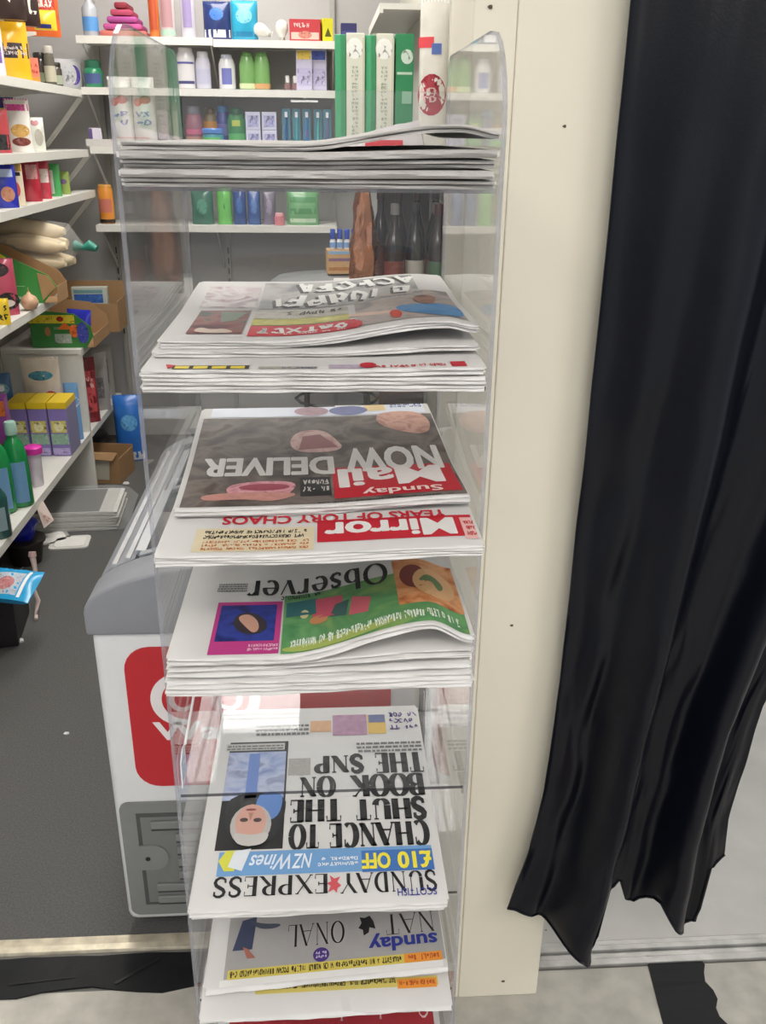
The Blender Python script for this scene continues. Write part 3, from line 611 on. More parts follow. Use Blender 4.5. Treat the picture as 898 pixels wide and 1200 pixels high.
na.text((432, 1092, 513, 1114), bold_text('sunday', .025), DEEPB, 'masthead', 3); na.poly((367, 1111, 386, 1128), ell(), PURP, 'badge', 2); na.text((370, 1115, 383, 1124), pseudo(5, 2), M('c9c0dc', .6), 'small_print', 3, raw=True)
na.poly((272, 1076, 300, 1114), [(0, 0), (.1, 1), (.9, 1), (.6, .1)], M('3d4660', .6), 'photo_shape', 1, gp); na.poly((290, 1076, 332, 1090), [(0, .6), (.2, 1), (.7, .9), (1, 0), (.6, .5)], M('4a5060', .6), 'photo_shape', 1, gp); na.poly((284, 1110, 300, 1124), [(0, 1), (.6, 1), (1, 0), (.6, .2)], M('a86a5c', .6), 'photo_shape', 2, gp)
q = na.rect_of((268, 1126, 520, 1137))
na.patch((q[0], 0.004, q[2]+.03, q[1]), PWHITE, 'margin', 0, pg=True); na.patch(q, M('d6c45c', .6), 'strip', 1, pg=True); na.patch((q[0], q[1], q[0]+.16, q[3]), ORG, 'strip', 2, pg=True)
na.text((q[0]+.17, q[1]+.002, q[2]-.01, q[3]-.002), pseudo(70, 1), INK, 'small_print', 2, pg=True, raw=True); na.text((q[0]+.01, q[1]+.003, q[0]+.15, q[3]-.003), pseudo(10, 1), M('b5502c', .6), 'small_print', 3, pg=True, raw=True)

# --- eighth shelf
z = SHELF[7]+.0006
Paper('plain folded newspaper lying underneath on the eighth rack shelf', -.160, .304, .79, .38, z, .009, leaves=3, seed=80, group='papers on the eighth rack shelf'); z += .0096
sc = Paper('newspaper with a red band and thin white masthead on the eighth rack shelf', -.152, .296, .80, .37, z, .012, leaves=3, seed=81, group='papers on the eighth rack shelf')
sc.patch((.02, .03, .98, .42), M('a8313a', .55), 'red_band', pg=True); sc.text((.04, .22, .46, .38), serif_text('Scotland', .08, .03, .18), M('e8c9c8', .6), 'masthead', 1, pg=True)
sc.text((.5, .24, .92, .34), pseudo(10, 1), M('e0b9b8', .6), 'masthead', 1, pg=True, raw=True); sc.patch((.05, .46, .95, .95), M('8f8a86', .6, var=.3, scale=30), 'cover_photo', pg=True)

# ------------------------------------------------------------------ chest freezer
FX0, FX1, FY0, FY1 = -.415, .165, 1.38, 2.16
FO = ((FX0+FX1)/2, (FY0+FY1)/2, 0)
fz = thing('chest_freezer', 'white chest freezer with grey lid frame and red panel behind the newspaper rack', 'freezer', FO)
fwhite = M('dfe0e0', .3, var=.03); fgrey = M('8b8d93', .4, var=.05)
MB().box(FX0, FX1, FY0, FY1, .03, .705).obj('body', fwhite, fz, FO, bevel=.022, seg=3, smooth=True)
# arched grey top frame and curved sliding glass lids
FCX, FHW = (FX0+FX1)/2, (FX1-FX0)/2+.004
def arch(x): return .742+.092*max(0., 1-((x-FCX)/FHW)**2)**.5
fx = [FCX-FHW*math.cos(math.pi*k/24) for k in range(25)]
MB().prism([(FCX-FHW, .70)]+[(x, arch(x)) for x in fx]+[(FCX+FHW, .70)], 1, FY0-.008, FY0+.085).obj('front_rail', fgrey, fz, FO, bevel=.006, seg=2, smooth=True)
MB().prism([(FCX-FHW, .70)]+[(x, arch(x)) for x in fx]+[(FCX+FHW, .70)], 1, FY1-.06, FY1).obj('back_rail', fgrey, fz, FO)
for sg in (-1, 1):
    xs2 = [FCX+sg*(FHW-.075*k/6) for k in range(7)]
    MB().prism([(xs2[0], .70)]+[(x, arch(x)-.001) for x in xs2]+[(xs2[-1], .70)], 1, FY0+.0852, FY1-.0602).obj('lid_rail', fgrey, fz, FO, smooth=True)
    for k in (3, 5):
        xa = xs2[k]; MB().box(xa-.004, xa+.004, FY0+.088, FY1-.065, arch(xa)-.004, arch(xa)+.004).obj('slide_track', M('d6d9dd', .25, metal=.6), fz, FO)
MB().box(FX0+.075, FX1-.075, FY0+.0855, FY1-.0605, .7055, .715).obj('inner_liner', M('8f9498', .4), fz, FO)
for k, (ya, yb, dz) in enumerate(((FY0+.09, FY0+.42, -.002), (FY0+.37, FY1-.065, -.014))):
    gx0, gx1 = FX0+.078, FX1-.078
    gp = [(gx0+(gx1-gx0)*q/12, arch(gx0+(gx1-gx0)*q/12)+dz) for q in range(13)]
    ld = MB().prism(gp+[(a, b-.004) for a, b in gp[::-1]], 1, ya, yb).obj('glass_lid', GLASSLID, fz, FO)
    for y0_, y1_ in ((ya, ya+.016), (yb-.016, yb)): MB().prism([(a, b+.003) for a, b in gp]+[(a, b-.006) for a, b in gp[::-1]], 1, y0_, y1_).obj('lid_frame', M('c2c6cb', .3, metal=.5), ld, FO)
    for a in (gp[0], gp[-1]): MB().box(a[0]-.009, a[0]+.009, ya+.016, yb-.016, a[1]-.006, a[1]+.005).obj('lid_frame', M('c2c6cb', .3, metal=.5), ld, FO)
# red panel with rounded corners
def rrect(x0, x1, z0, z1, r, n=6):
    p = []
    for cx, cz, a0 in ((x1-r, z1-r, 0), (x0+r, z1-r, 90), (x0+r, z0+r, 180), (x1-r, z0+r, 270)):
        p += [(cx+r*math.cos(R(a0+90*k/n)), cz+r*math.sin(R(a0+90*k/n))) for k in range(n+1)]
    return p
rp = MB().prism(rrect(-.362, .11, .372, .672, .045), 1, FY0-.003, FY0-.0002).obj('red_panel', M('c01a28', .35, var=.03), fz, FO)
def ring(cx, cz, rx, rz, a0, a1, wd, y, n=22):
    vs = []
    for i in range(n+1):
        a = R(a0+(a1-a0)*i/n); t = math.sin(math.pi*i/n)**.5
        w2 = wd*(.35+.65*t)
        vs += [(cx+(rx+w2/2)*math.cos(a), y, cz+(rz+w2/2)*math.sin(a)), (cx+(rx-w2/2)*math.cos(a), y, cz+(rz-w2/2)*math.sin(a))]
    return vs, [(2*i, 2*i+1, 2*i+3, 2*i+2) for i in range(n)]
lw = M('ece6e6', .4)
lg = MB(); yl = FY0-.0036
for cx_, a0, a1, b0, b1 in ((-.266, 75, 285, 60, 330), (-.182, -105, 105, -150, 120)):
    lg.add(*ring(cx_, .563, .046, .048, a0, a1, .02, yl)); lg.add(*ring(cx_, .563, .019, .021, b0, b1, .011, yl))
lg.obj('logo', lw, rp, FO, normals=False)
vs, fs = norm_text(sans_text("Wall's", .03)); MB().add([(-.323+.2*a, yl, .476+.042*b) for a, b, _ in vs], fs).obj('lettering', lw, rp, FO, normals=False)
# grey grille
gr = MB().prism(rrect(-.402, .15, .055, .335, .018), 1, FY0-.004, FY0+.004).obj('grille', M('7f817f', .5), fz, FO)
dk = M('3d3f3e', .6)
MB().box(-.372, .12, FY0-.0048, FY0-.0041, .082, .31).obj('grille_recess', M('4c4e4d', .6), gr, FO)
MB().box(-.364, .112, FY0-.0062, FY0-.0049, .09, .302).obj('grille_plate', M('747674', .5), gr, FO)
for r_ in range(7):
    zz = .285-.031*r_
    xa = -.345 if r_ < 1 or r_ > 4 else -.30
    for a, b in ((xa, -.235), (-.225, -.11), (-.10, .01), (.02, .105)):
        MB().box(a, b, FY0-.012, FY0-.0063, zz-.008, zz+.009).obj('grille_slat', M('7f817f', .5), gr, FO, bevel=.002)
        MB().box(a, b, FY0-.0069, FY0-.0063, zz-.016, zz-.0085).obj('grille_gap', dk, gr, FO)
MB().prism([(-.345+.028*math.cos(R(a)), .205+.03*math.sin(R(a))) for a in range(-90, 91, 15)]+[(-.372, .235), (-.372, .175)], 1, FY0-.009, FY0-.0063).obj('keyhole_plate', M('7f817f', .5), gr, FO)
MB().prism([(-.357+.005*math.cos(R(a)), .203+.005*math.sin(R(a))) for a in range(0, 360, 40)], 1, FY0-.0097, FY0-.0091).obj('keyhole', M('141414', .5), gr, FO)
for x in (FX0+.07, FX1-.07):
    for y in (FY0+.06, FY1-.08):
        MB().lathe([(.012, .0), (.02, .004), (.02, .012), (.011, .016), (.011, .031)], 12, x, y).obj('foot', M('2a2a2a', .6), fz, FO)

# ------------------------------------------------------------------ black curtain
CU = thing('curtain', 'long black satin curtain hanging in folds beside the cream column', 'curtain', (.55, 1.14, .2))
LE = [(2.3, .355), (1.646, .357), (1.364, .358), (1.115, .357), (.73, .353), (.518, .344), (.394, .327), (.27, .298)]
RE = [(2.3, .98), (1.6, .90), (1.1, .79), (.673, .682), (.45, .664), (.36, .672), (.2, .676)]
def lerp_tab(tab, z):
    for (z0, x0), (z1, x1) in zip(tab, tab[1:]):
        if z <= z0 and z >= z1: return x0+(x1-x0)*(z0-z)/(z0-z1)
    return tab[0][1] if z > tab[0][0] else tab[-1][1]
HEM = [(0, .275), (.10, .262), (.30, .245), (.41, .186), (.432, .20), (.45, .31), (.49, .335), (.55, .285), (.60, .27), (.66, .315), (.74, .27), (.84, .228), (.895, .235), (.915, .35), (1, .368)]
def hem(u):
    for (a, b), (c, d) in zip(HEM, HEM[1:]):
        if u <= c: return b+(d-b)*(u-a)/(c-a)
    return HEM[-1][1]
def folds(u, t):
    k = .35+.65*t
    f = .032*math.sin(2*math.pi*(2.3*u+.05+.15*(1-t)))+.015*math.sin(2*math.pi*(4.7*u+.35-.2*(1-t)))*(.5+.5*t)+.003*math.sin(2*math.pi*(9*u+.2+.5*t))*t
    # a broad soft pleat that runs from top centre towards the lower left
    c = .28+.30*(1-t); f -= .030*math.exp(-((u-c)/.11)**2)
    f += .0035*noise.noise(Vector((u*9, t*16, 3)))+.0022*noise.noise(Vector((u*26, t*34, 1)))*(sst(.35, .9, t))
    f += .004*math.sin(t*60+u*25)*math.exp(-((u-.12)/.1)**2)*sst(.45, .7, t)
    return f
NU, NV = 150, 170
def cpt(u, t, d=0.):
    zt = 2.3; zh = hem(u); z = zt+(zh-zt)*t
    x = lerp_tab(LE, z)*(1-u)+lerp_tab(RE, z)*u
    y = 1.128+folds(u, t)*1.0
    return (x, min(y, 1.19)+d, z)
cmat = M('0a0c16', .34, var=.2, scale=300, bump=.08, spec=.3)
fabric = MB()
fabric.grid(lambda u, t: cpt(u, t), NU, NV); fabric.grid(lambda u, t: cpt(u, t, .0025), NU, NV, flip=True)
n0 = (NU+1)*(NV+1)
edge = [i for i in range(NU+1)]+[j*(NU+1)+NU for j in range(1, NV+1)]+[NV*(NU+1)+i for i in range(NU-1, -1, -1)]+[j*(NU+1) for j in range(NV-1, 0, -1)]
fabric.f += [(edge[i], edge[(i+1) % len(edge)], edge[(i+1) % len(edge)]+n0, edge[i]+n0) for i in range(len(edge))]; fabric.m += [0]*len(edge)
fabric.obj('fabric', cmat, CU, (.55, 1.14, .2), smooth=True)
MB().tube([(cpt(i/60, 1)[0], cpt(i/60, 1)[1], cpt(i/60, 1)[2]+.002) for i in range(61)], .0024, 6).obj('hem', cmat, CU, (.55, 1.14, .2))
rod = MB().tube([(.36, 1.15, 2.32), (1.3, 1.15, 2.32)], .012, 12); 
ro = thing('curtain_rail', 'metal rail that carries the black curtain', 'rail', (.83, 1.15, 2.32))
rod.obj('rail_tube', M('b8b8b8', .3, metal=.8), ro, (.83, 1.15, 2.32))
for x in (.40, 1.27): MB().box(x-.01, x+.01, 1.14, 1.16, 2.332, ZC).obj('hanger', M('b8b8b8', .3, metal=.8), ro, (.83, 1.15, 2.32))
for i in range(8): MB().tube([(.39+.075*i, 1.15+.02*math.cos(a*.7), 2.318+.02*math.sin(a*.7)) for a in range(10)], .002, 6).obj('curtain_ring', M('8a8a8a', .3, metal=.8), CU, (.55, 1.14, .2))

# ------------------------------------------------------------------ shelving
swh = M('dedcd6', .42, var=.03); sgr = M('a6a4a0', .5, var=.03)
LS = thing('shelving_unit', 'white metal shelving along the side wall of the aisle', 'shelving', (-1.24, 3.1, 0))
LO = (-1.24, 3.1, 0)
LX0, LX1 = -1.405, -1.05
for z, y0, y1 in ((.27, 1.75, 3.9), (.27, 3.925, 4.56), (.64, 3.895, 4.56), (.91, 1.75, 3.80), (1.257, 1.75, 4.46), (1.43, 1.75, 4.46), (1.672, 1.75, 4.46), (1.866, 1.75, 4.22)):
    MB().prism([(LX0, z), (LX1, z), (LX1, z-.03), (LX1-.012, z-.03), (LX1-.012, z-.018), (LX0, z-.018)], 1, y0, y1).obj('shelf_board', swh, LS, LO)
MB().box(LX0-.012, LX0-.001, 1.75, 4.6, .0, 2.3).obj('back_panel', sgr, LS, LO)
MB().box(-1.40, -1.052, 3.902, 3.922, .0, .62).obj('divider_panel', swh, LS, LO, bevel=.001)
MB().lathe([(.0, -.001), (.006, -.0005), (.006, .0005)], 10).obj('screw_hole', M('1a1a1a', .6), LS)
hp = px(86, 427, 1, 3.9); ho = LS.children[-1]; ho.location = (hp.x-LO[0], 3.9012-LO[1], hp.z-LO[2]); ho.rotation_euler = (R(90), 0, 0)
for y in (2.3, 3.88, 4.45):
    MB().box(LX0-.001, LX0+.02, y-.012, y+.012, .0, 2.3).obj('upright', sgr, LS, LO)
for z in (1.257, 1.43, 1.672, 1.866):
    for y in (2.3, 3.88):
        MB().prism([(LX0+.02, z-.019), (LX1-.02, z-.019), (LX1-.02, z-.03), (LX0+.02, z-.085)], 1, y-.002, y+.002).obj('bracket', swh, LS, LO)
BSY = 4.40
BS = thing('wall_shelving', 'white shelves with slanted brackets on the back wall', 'shelving', (-.45, 4.55, 0)); BO = (-.45, 4.55, 0)
for z, x0, x1 in ((1.883, -1.05, -.47), (1.878, -.468, .07), (1.683, -1.05, -.655), (1.683, -.65, .075), (1.443, -1.04, .06), (1.108, -1.05, .06)):
    MB().prism([(BSY, z), (4.695, z), (4.695, z-.018), (BSY+.012, z-.018), (BSY+.012, z-.03), (BSY, z-.03)], 0, x0, x1).obj('shelf_board', swh, BS, BO)
for z, xs_ in ((1.883, (-1.03, -.48, .05)), (1.683, (-1.03, -.652, .06)), (1.443, (-1.03, -.5, .045)), (1.108, (-1.03, -.5, .045))):
    for x in xs_:
        MB().add(*(lambda a, b, c, d: ([(x-.002, a, z-.019), (x+.002, a, z-.019), (x+.002, b, c), (x-.002, b, c), (x-.002, b, d), (x+.002, b, d), (x+.002, a, z-.034), (x-.002, a, z-.034)], [(0, 1, 2, 3), (4, 5, 6, 7), (0, 3, 4, 7), (1, 2, 5, 6), (0, 1, 6, 7), (2, 3, 4, 5)]))(BSY+.02, 4.69, z-.20, z-.23)).obj('bracket', swh, BS, BO)
for x in (-1.03, -.48, .05, .58):
    MB().box(x-.011, x+.011, 4.678, 4.6985, 0, 2.4).obj('upright', M('a5a39e', .5), BS, BO)
    for k in range(9): MB().box(x-.003, x+.003, 4.676, 4.6781, .55+.05*k, .58+.05*k).obj('slot', M('2a2a2a', .6), BS, BO)
hk = MB().tube([(-.08, 4.68, 1.66), (-.08, 4.42, 1.652), (-.08, 4.405, 1.665)], .004, 8); hk.obj('hook', M('e4e4e4', .4), BS, BO)
MB().box(-.14, -.02, 4.40, 4.43, 1.635, 1.643).obj('hook_bar', M('e4e4e4', .4), BS, BO)
# slanted struts under the far end of the side shelves
for z, dz, dx in ((1.672, .235, .185), (1.43, .166, .13), (1.257, .2, .16)):
    pts_ = [(LX1-.004, z-.031), (LX1-.03, z-.031), (LX1-dx-.022, z-dz), (LX1-dx, z-dz)]
    MB().prism(pts_, 1, 4.44, 4.452).obj('strut', M('f0eee8', .4), LS, LO)
# unit on the right of the aisle
RS = thing('side_shelving', 'white shelf unit against the partition seen through the rack', 'shelving', (.2, 2.85, 0)); RSO = (.2, 2.85, 0)
for z, y0, y1, x0 in ((1.45, 2.55, 3.15, .03), (1.05, 2.6, 3.15, .03), (.6, 2.55, 3.15, .03), (.1, 2.5, 3.15, .03), (1.92, 3.5, 4.3, .2)):
    MB().prism([(x0, z), (.358, z), (.358, z-.018), (x0+.012, z-.018), (x0+.012, z-.03), (x0, z-.03)], 1, y0, y1).obj('shelf_board', swh, RS, RSO)
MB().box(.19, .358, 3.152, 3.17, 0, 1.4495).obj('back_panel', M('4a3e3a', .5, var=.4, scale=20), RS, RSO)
for y in (2.62, 3.14): MB().box(.352, .359, y-.012, y+.012, 0, 1.9).obj('upright', sgr, RS, RSO)

# ------------------------------------------------------------------ goods: builders (base at z = 0, front towards -Y)
_names = {}
def place(root, loc, rot): root.location = loc; root.rotation_euler = (0, 0, rot); return root
_pp = {}
def pack_print(c):
    if c not in _pp:
        b = [int(c[i:i+2], 16) for i in (0, 2, 4)]; h = lambda k, q=0: ''.join('%02x' % max(0, min(255, int(v*k+q))) for v in b)
        _pp[c] = photo_mat([h(.6), h(1), h(.9, 25), h(1), h(.75, 70)], 55, 3, 1.2)
    return _pp[c]
def prints_on(root, surf, prints, seed=0):
    for i, pr in enumerate(prints):
        kind, x0, z0, x1, z1, c = pr[:6]; m = M(c, .45, var=.08)
        if kind in ('rect', 'ell') and min(abs(x1-x0), abs(z1-z0)) > .028: m = pack_print(c)
        d = .0006+.0004*i
        f = lambda a, b: (x0+(x1-x0)*a, surf(x0+(x1-x0)*a, z0+(z1-z0)*b)-d, z0+(z1-z0)*b)
        if kind == 'rect': mb = MB().grid(f, 5, 5, flip=True); nm = 'label_print'
        elif kind == 'ell':
            pts = ell(18); mb = MB().add([f(*p) for p in pts]+[f(.5+.5*(p[0]-.5), .5+.5*(p[1]-.5)) for p in pts]+[f(.5, .5)], [(k, (k+1) % 18, 18+(k+1) % 18, 18+k) for k in range(18)]+[(18+k, 18+(k+1) % 18, 36) for k in range(18)]); nm = 'label_shape'
        elif kind == 'txt':
            vs, fs = pseudo(pr[6] if len(pr) > 6 else 6, pr[7] if len(pr) > 7 else 1, random.Random(seed+i)); mb = MB().add([f(a, b) for a, b, _ in vs], fs); nm = 'lettering'
        elif kind == 'tri': mb = MB().add([f(0, 0), f(1, 0), f(.5, 1), f(.5, .33)], [(0, 1, 3), (1, 2, 3), (2, 0, 3)]); nm = 'label_shape'
        mb.obj(nm, m, root, normals=False)
def pouch(name, label, cat, loc, rot, wd, h, d, col, prints=(), seal=None, rough=.28, lean=0., group=None, seed=1):
    t = thing(name, label, cat, loc, rot, group)
    def th(x, z):
        a = max(0, 1-(2*x/wd)**2)**.5; q = max(0., min(1., z/h)); b = (math.sin(math.pi*min(1, max(0, q*.86+.12)))**.6) if q < .93 else .12*(1-q)/.07
        return d/2*a*b+.001
    def sf(x, z): return -th(x, z)+lean*z*.3+.002*math.sin(x*90+seed)*math.sin(z*60)
    mb = MB(); nx, nz = 12, 14
    mb.grid(lambda a, b: (wd*(a-.5), sf(wd*(a-.5), h*b), h*b), nx, nz); mb.grid(lambda a, b: (wd*(a-.5), th(wd*(a-.5), h*b)+lean*h*b*.3, h*b), nx, nz, flip=True)
    n0 = (nx+1)*(nz+1); ed = list(range(nx+1))+[j*(nx+1)+nx for j in range(1, nz+1)]+[nz*(nx+1)+i for i in range(nx-1, -1, -1)]+[j*(nx+1) for j in range(nz-1, 0, -1)]
    mb.f += [(ed[i], ed[(i+1) % len(ed)], ed[(i+1) % len(ed)]+n0, ed[i]+n0) for i in range(len(ed))]; mb.m += [0]*len(ed)
    mb.obj('bag', M(col, rough, coat=.3, var=.16, scale=22), t, smooth=True)
    sl = MB()
    for k in range(9):
        xa = wd*(k/9-.5); sl.box(xa, xa+wd/9*.7, sf(xa, h*.985)-.0012, lean*h*.3+.0012, h*.95, h*1.002)
    sl.obj('top_seal', M(seal or col, rough, coat=.3, var=.12), t)
    prints_on(t, sf, prints, seed)
    return t
def carton(name, label, cat, loc, rot, wd, h, d, col, prints=(), side=None, top=None, group=None, seed=1, tilt=0):
    t = thing(name, label, cat, loc, rot, group)
    MB().box(-wd/2, wd/2, -d/2, d/2, 0, h).obj('box', M(col, .45), t, bevel=min(wd, d)*.02, seg=1)
    MB().box(-wd/2+.001, wd/2-.001, -d/2+.001, d/2*.2, h, h+.0012).obj('top_flap', M(top or col, .45), t)
    if side:
        for s_ in (-1, 1): MB().box(s_*wd/2-.0006, s_*wd/2+.0006, -d/2+.002, d/2-.002, .002, h-.002).obj('side_print', M(side, .45), t)
    prints_on(t, lambda x, z: -d/2, prints, seed)
    return t
def bottle(name, label, cat, loc, rot, prof, col, cap, capz, lab=None, sx=1, sy=1, alpha=1., group=None, rough=.2, tr=0.):
    """prof: (radius, height) rows; cap: colour; capz: (z0, z1, r); lab: (z0, z1, colour, half angle)"""
    t = thing(name, label, cat, loc, rot, group)
    MB().lathe(prof, 20, sx=sx, sy=sy).obj('body', M(col, rough, coat=.4, tr=tr), t, smooth=True)
    if cap: MB().lathe([(capz[2]*.98, capz[0]), (capz[2], capz[0]+.002), (capz[2], capz[1]-.004), (capz[2]*.85, capz[1])], 16, sx=sx if capz[2] > .8*max(p[0] for p in prof) else 1, sy=sy if capz[2] > .8*max(p[0] for p in prof) else 1).obj('cap', M(cap, .35), t, smooth=True)
    for lb in ([lab] if lab and not isinstance(lab, list) else (lab or [])):
        z0, z1, c, ha = lb
        def rad(z):
            for (r0, a), (r1, b) in zip(prof, prof[1:]):
                if a <= z <= b and b > a: return r0+(r1-r0)*(z-a)/(b-a)
            return prof[0][0]
        MB().grid(lambda a, b: ((rad(z0+(z1-z0)*b)+.0012)*sx*math.sin(R(ha)*(2*a-1)), -(rad(z0+(z1-z0)*b)+.0012)*sy*math.cos(R(ha)*(2*a-1)), z0+(z1-z0)*b), 12, 3).obj('label', M(c, .4), t, normals=False, smooth=True)
    return t
def cyl_prof(r, h, sh=.75, neck=.35, base=.9):
    return [(r*base, 0), (r, .006), (r, h*sh), (r*.92, h*(sh+.05)), (r*neck*1.3, h*(sh+.15)), (r*neck, h*(sh+.19)), (r*neck, h)]
def can_prof(r, h): return [(r*.92, 0), (r, .006), (r, h-.008), (r*.93, h)]
def jar(name, label, cat, loc, r, h, col, lid, lab, group=None, tr=0.):
    return bottle(name, label, cat, loc, 0, [(r*.9, 0), (r, .006), (r, h*.72), (r*.85, h*.8), (r*.8, h*.82), (r*.8, h*.84)], col, lid, (h*.82, h, r*.88), lab, group=group, tr=tr)

def onL(x, y, z): p = px(x, y, 2, z); return (p.x, p.y, z+.0005)
def onB(x, z, y=4.47): p = px(x, 100, 1, BSY); q = px(x, (1.5-z)*240+160, 1, BSY); return (q.x, y, z+.0005)
FACE = R(16)
def lx(x, z, X=-1.12):
    """a point on a side shelf at height z seen in picture column x, X metres across"""
    lo_, hi_ = 1.8, 4.6
    for _ in range(40):
        m = (lo_+hi_)/2; q = Vector((X, m, z))-CAM; xx = CX+FPX*q.dot(_rt)/q.dot(_fw)
        if xx < x: lo_ = m
        else: hi_ = m
    return (X, m, z+.0005)

# --- side shelves, topmost (z 1.866)
pouch('crisp_packet', 'dark brown snack packet at the end of the row away from the orange packet', 'snack packet', lx(6, 1.866), R(25), .15, .19, .05, '33201f', [('txt', -.06, .04, .06, .13, 'e9e2da', 4, 1)], seed=2, group='packets on the highest side shelf')
pouch('crisp_packet', 'dark brown snack packet touching the red and orange packet on the highest shelf', 'snack packet', lx(27, 1.866), R(25), .13, .16, .05, '33201f', [('txt', -.05, .03, .05, .11, 'e9e2da', 3, 1)], seed=3, group='packets on the highest side shelf')
pouch('crisp_packet', 'red and orange snack packet beside the brown packets on the highest side shelf', 'snack packet', lx(50, 1.866, -1.16), R(22), .15, .19, .05, 'd8642a', [('rect', -.06, .09, .06, .15, 'b8302a'), ('txt', -.05, .10, .05, .14, 'f2e6d8', 6, 1)], seed=4)
pouch('snack_bag', 'small yellow packet lying before the orange packet on the highest side shelf', 'snack packet', lx(54, 1.866, -1.075), R(20), .085, .07, .03, 'ecc62f', [('rect', -.035, .006, .02, .02, '2c2f7c')], seed=5)
# --- z 1.672
pouch('coffee_pouch', 'tall yellow pouch with a black band of lettering on the side shelf', 'pouch', lx(19, 1.672, -1.13), R(20), .115, .195, .05, 'f0b41e', [('rect', -.055, .075, .055, .125, '33282c'), ('txt', -.05, .083, .05, .117, 'cfc2c4', 13, 2)], seed=6)
pouch('coffee_pouch', 'white pouch with purple print standing next to the tall yellow pouch', 'pouch', lx(-3, 1.672, -1.1), R(30), .06, .17, .04, 'e6dff0', [('rect', -.03, .04, .03, .09, '7a5ca8')], seed=7)
carton('tea_box', 'small coral and orange carton beside the tall yellow pouch', 'carton', lx(41, 1.672, -1.1), R(20), .04, .085, .03, 'e8806a', [('txt', -.015, .03, .015, .07, 'b83a30', 3, 2), ('rect', -.018, .004, .018, .02, 'f0923a')])
jar('coffee_jar', 'dark coffee jar with green label on the side shelf', 'jar', lx(50, 1.672, -1.17), .027, .13, '2a201c', '26221f', (.02, .055, '6f7a60', 100))
jar('coffee_jar', 'tall glass jar with a silver lid on the side shelf', 'jar', lx(61, 1.672, -1.13), .022, .155, '5f5a50', 'c9c4bc', (.02, .08, 'b9b4a0', 100))
jar('coffee_jar', 'short dark jar with pale label next to the silver lidded jar', 'jar', lx(68, 1.672, -1.13), .024, .10, '4a443c', '2a2622', (.015, .05, 'a5ab98', 100))
pouch('foil_pouch', 'clear bag with a purple curved stripe at the end of the side shelf', 'pouch', lx(82, 1.672, -1.12), R(15), .12, .125, .06, 'c9c9cc', [('ell', .0, .02, .05, .10, '54389a'), ('ell', -.02, .02, .035, .105, 'c4c6ca')], rough=.2, seed=8)
# --- z 1.43
pouch('sweet_pouch', 'red and black pouch beside the purple sweet pouch', 'pouch', lx(2, 1.43, -1.12), R(25), .07, .14, .04, 'b8424a', [('rect', -.03, .01, .03, .06, '26262a')], seed=9)
pouch('sweet_pouch', 'purple sweet pouch with a yellow blob', 'pouch', lx(12, 1.43, -1.17), R(20), .07, .185, .04, '3a2478', [('ell', -.035, .12, .035, .15, 'e8d05a'), ('rect', -.03, .03, .03, .10, '5a52a4')], seed=10)
pouch('sweet_pouch', 'white sweet pouch with a pink top and biscuit picture', 'pouch', lx(26, 1.43, -1.12), R(18), .085, .18, .04, 'ece6e0', [('rect', -.04, .14, .04, .175, 'd04890'), ('ell', -.03, .05, .035, .095, 'd8a85c'), ('ell', -.03, .02, .035, .05, '7a3a34')], seed=11, seal='d04890')
pouch('sweet_pouch', 'pale cream pouch with faint grey picture on the side shelf', 'pouch', lx(43, 1.43, -1.09), R(14), .072, .12, .035, 'e2e4da', [('ell', .0, .02, .03, .08, 'b9b4a8'), ('ell', -.01, .09, .02, .112, 'c98a90')], seed=12)
# --- z 1.257
pouch('cereal_bag', 'bright blue pouch with an oval nut picture', 'pouch', lx(5, 1.257, -1.1), R(20), .10, .138, .045, '2430b0', [('ell', -.005, .02, .04, .07, 'c98a6c'), ('rect', .0, .10, .04, .125, 'b9c8ec')], seed=13)
carton('cereal_box', 'cream carton with a gold top and small black mask print', 'carton', lx(21, 1.257, -1.085), R(20), .055, .14, .04, 'ecdcc0', [('rect', -.026, .115, .026, .138, 'c4a03a'), ('rect', -.018, .1, .02, .112, '1c1a1a'), ('ell', -.01, .03, .015, .08, 'd85a5a')])
pouch('sweet_pouch', 'shiny red pouch next to the cream carton', 'pouch', lx(38, 1.257, -1.1), R(16), .075, .14, .045, 'b8283c', [('rect', -.01, .08, .03, .13, 'd89a9c')], seed=14)
pouch('sweet_pouch', 'red and white pouch next to the shiny red pouch', 'pouch', lx(52, 1.257, -1.1), R(16), .06, .14, .04, 'cc3c52', [('rect', -.02, .06, .025, .11, 'ead8d4')], seed=15)
pouch('sweet_pouch', 'green and white pouch between the red and olive pouches', 'pouch', lx(65, 1.257, -1.1), R(14), .055, .125, .04, '4fae62', [('rect', -.025, .01, .0, .10, 'e4eee0')], seed=16)
pouch('sweet_pouch', 'small olive green pouch standing last on its side shelf', 'pouch', lx(76, 1.257, -1.1), R(14), .05, .09, .035, '9cb45a', [('ell', -.015, .04, .015, .06, '7a5a8a')], seed=17)

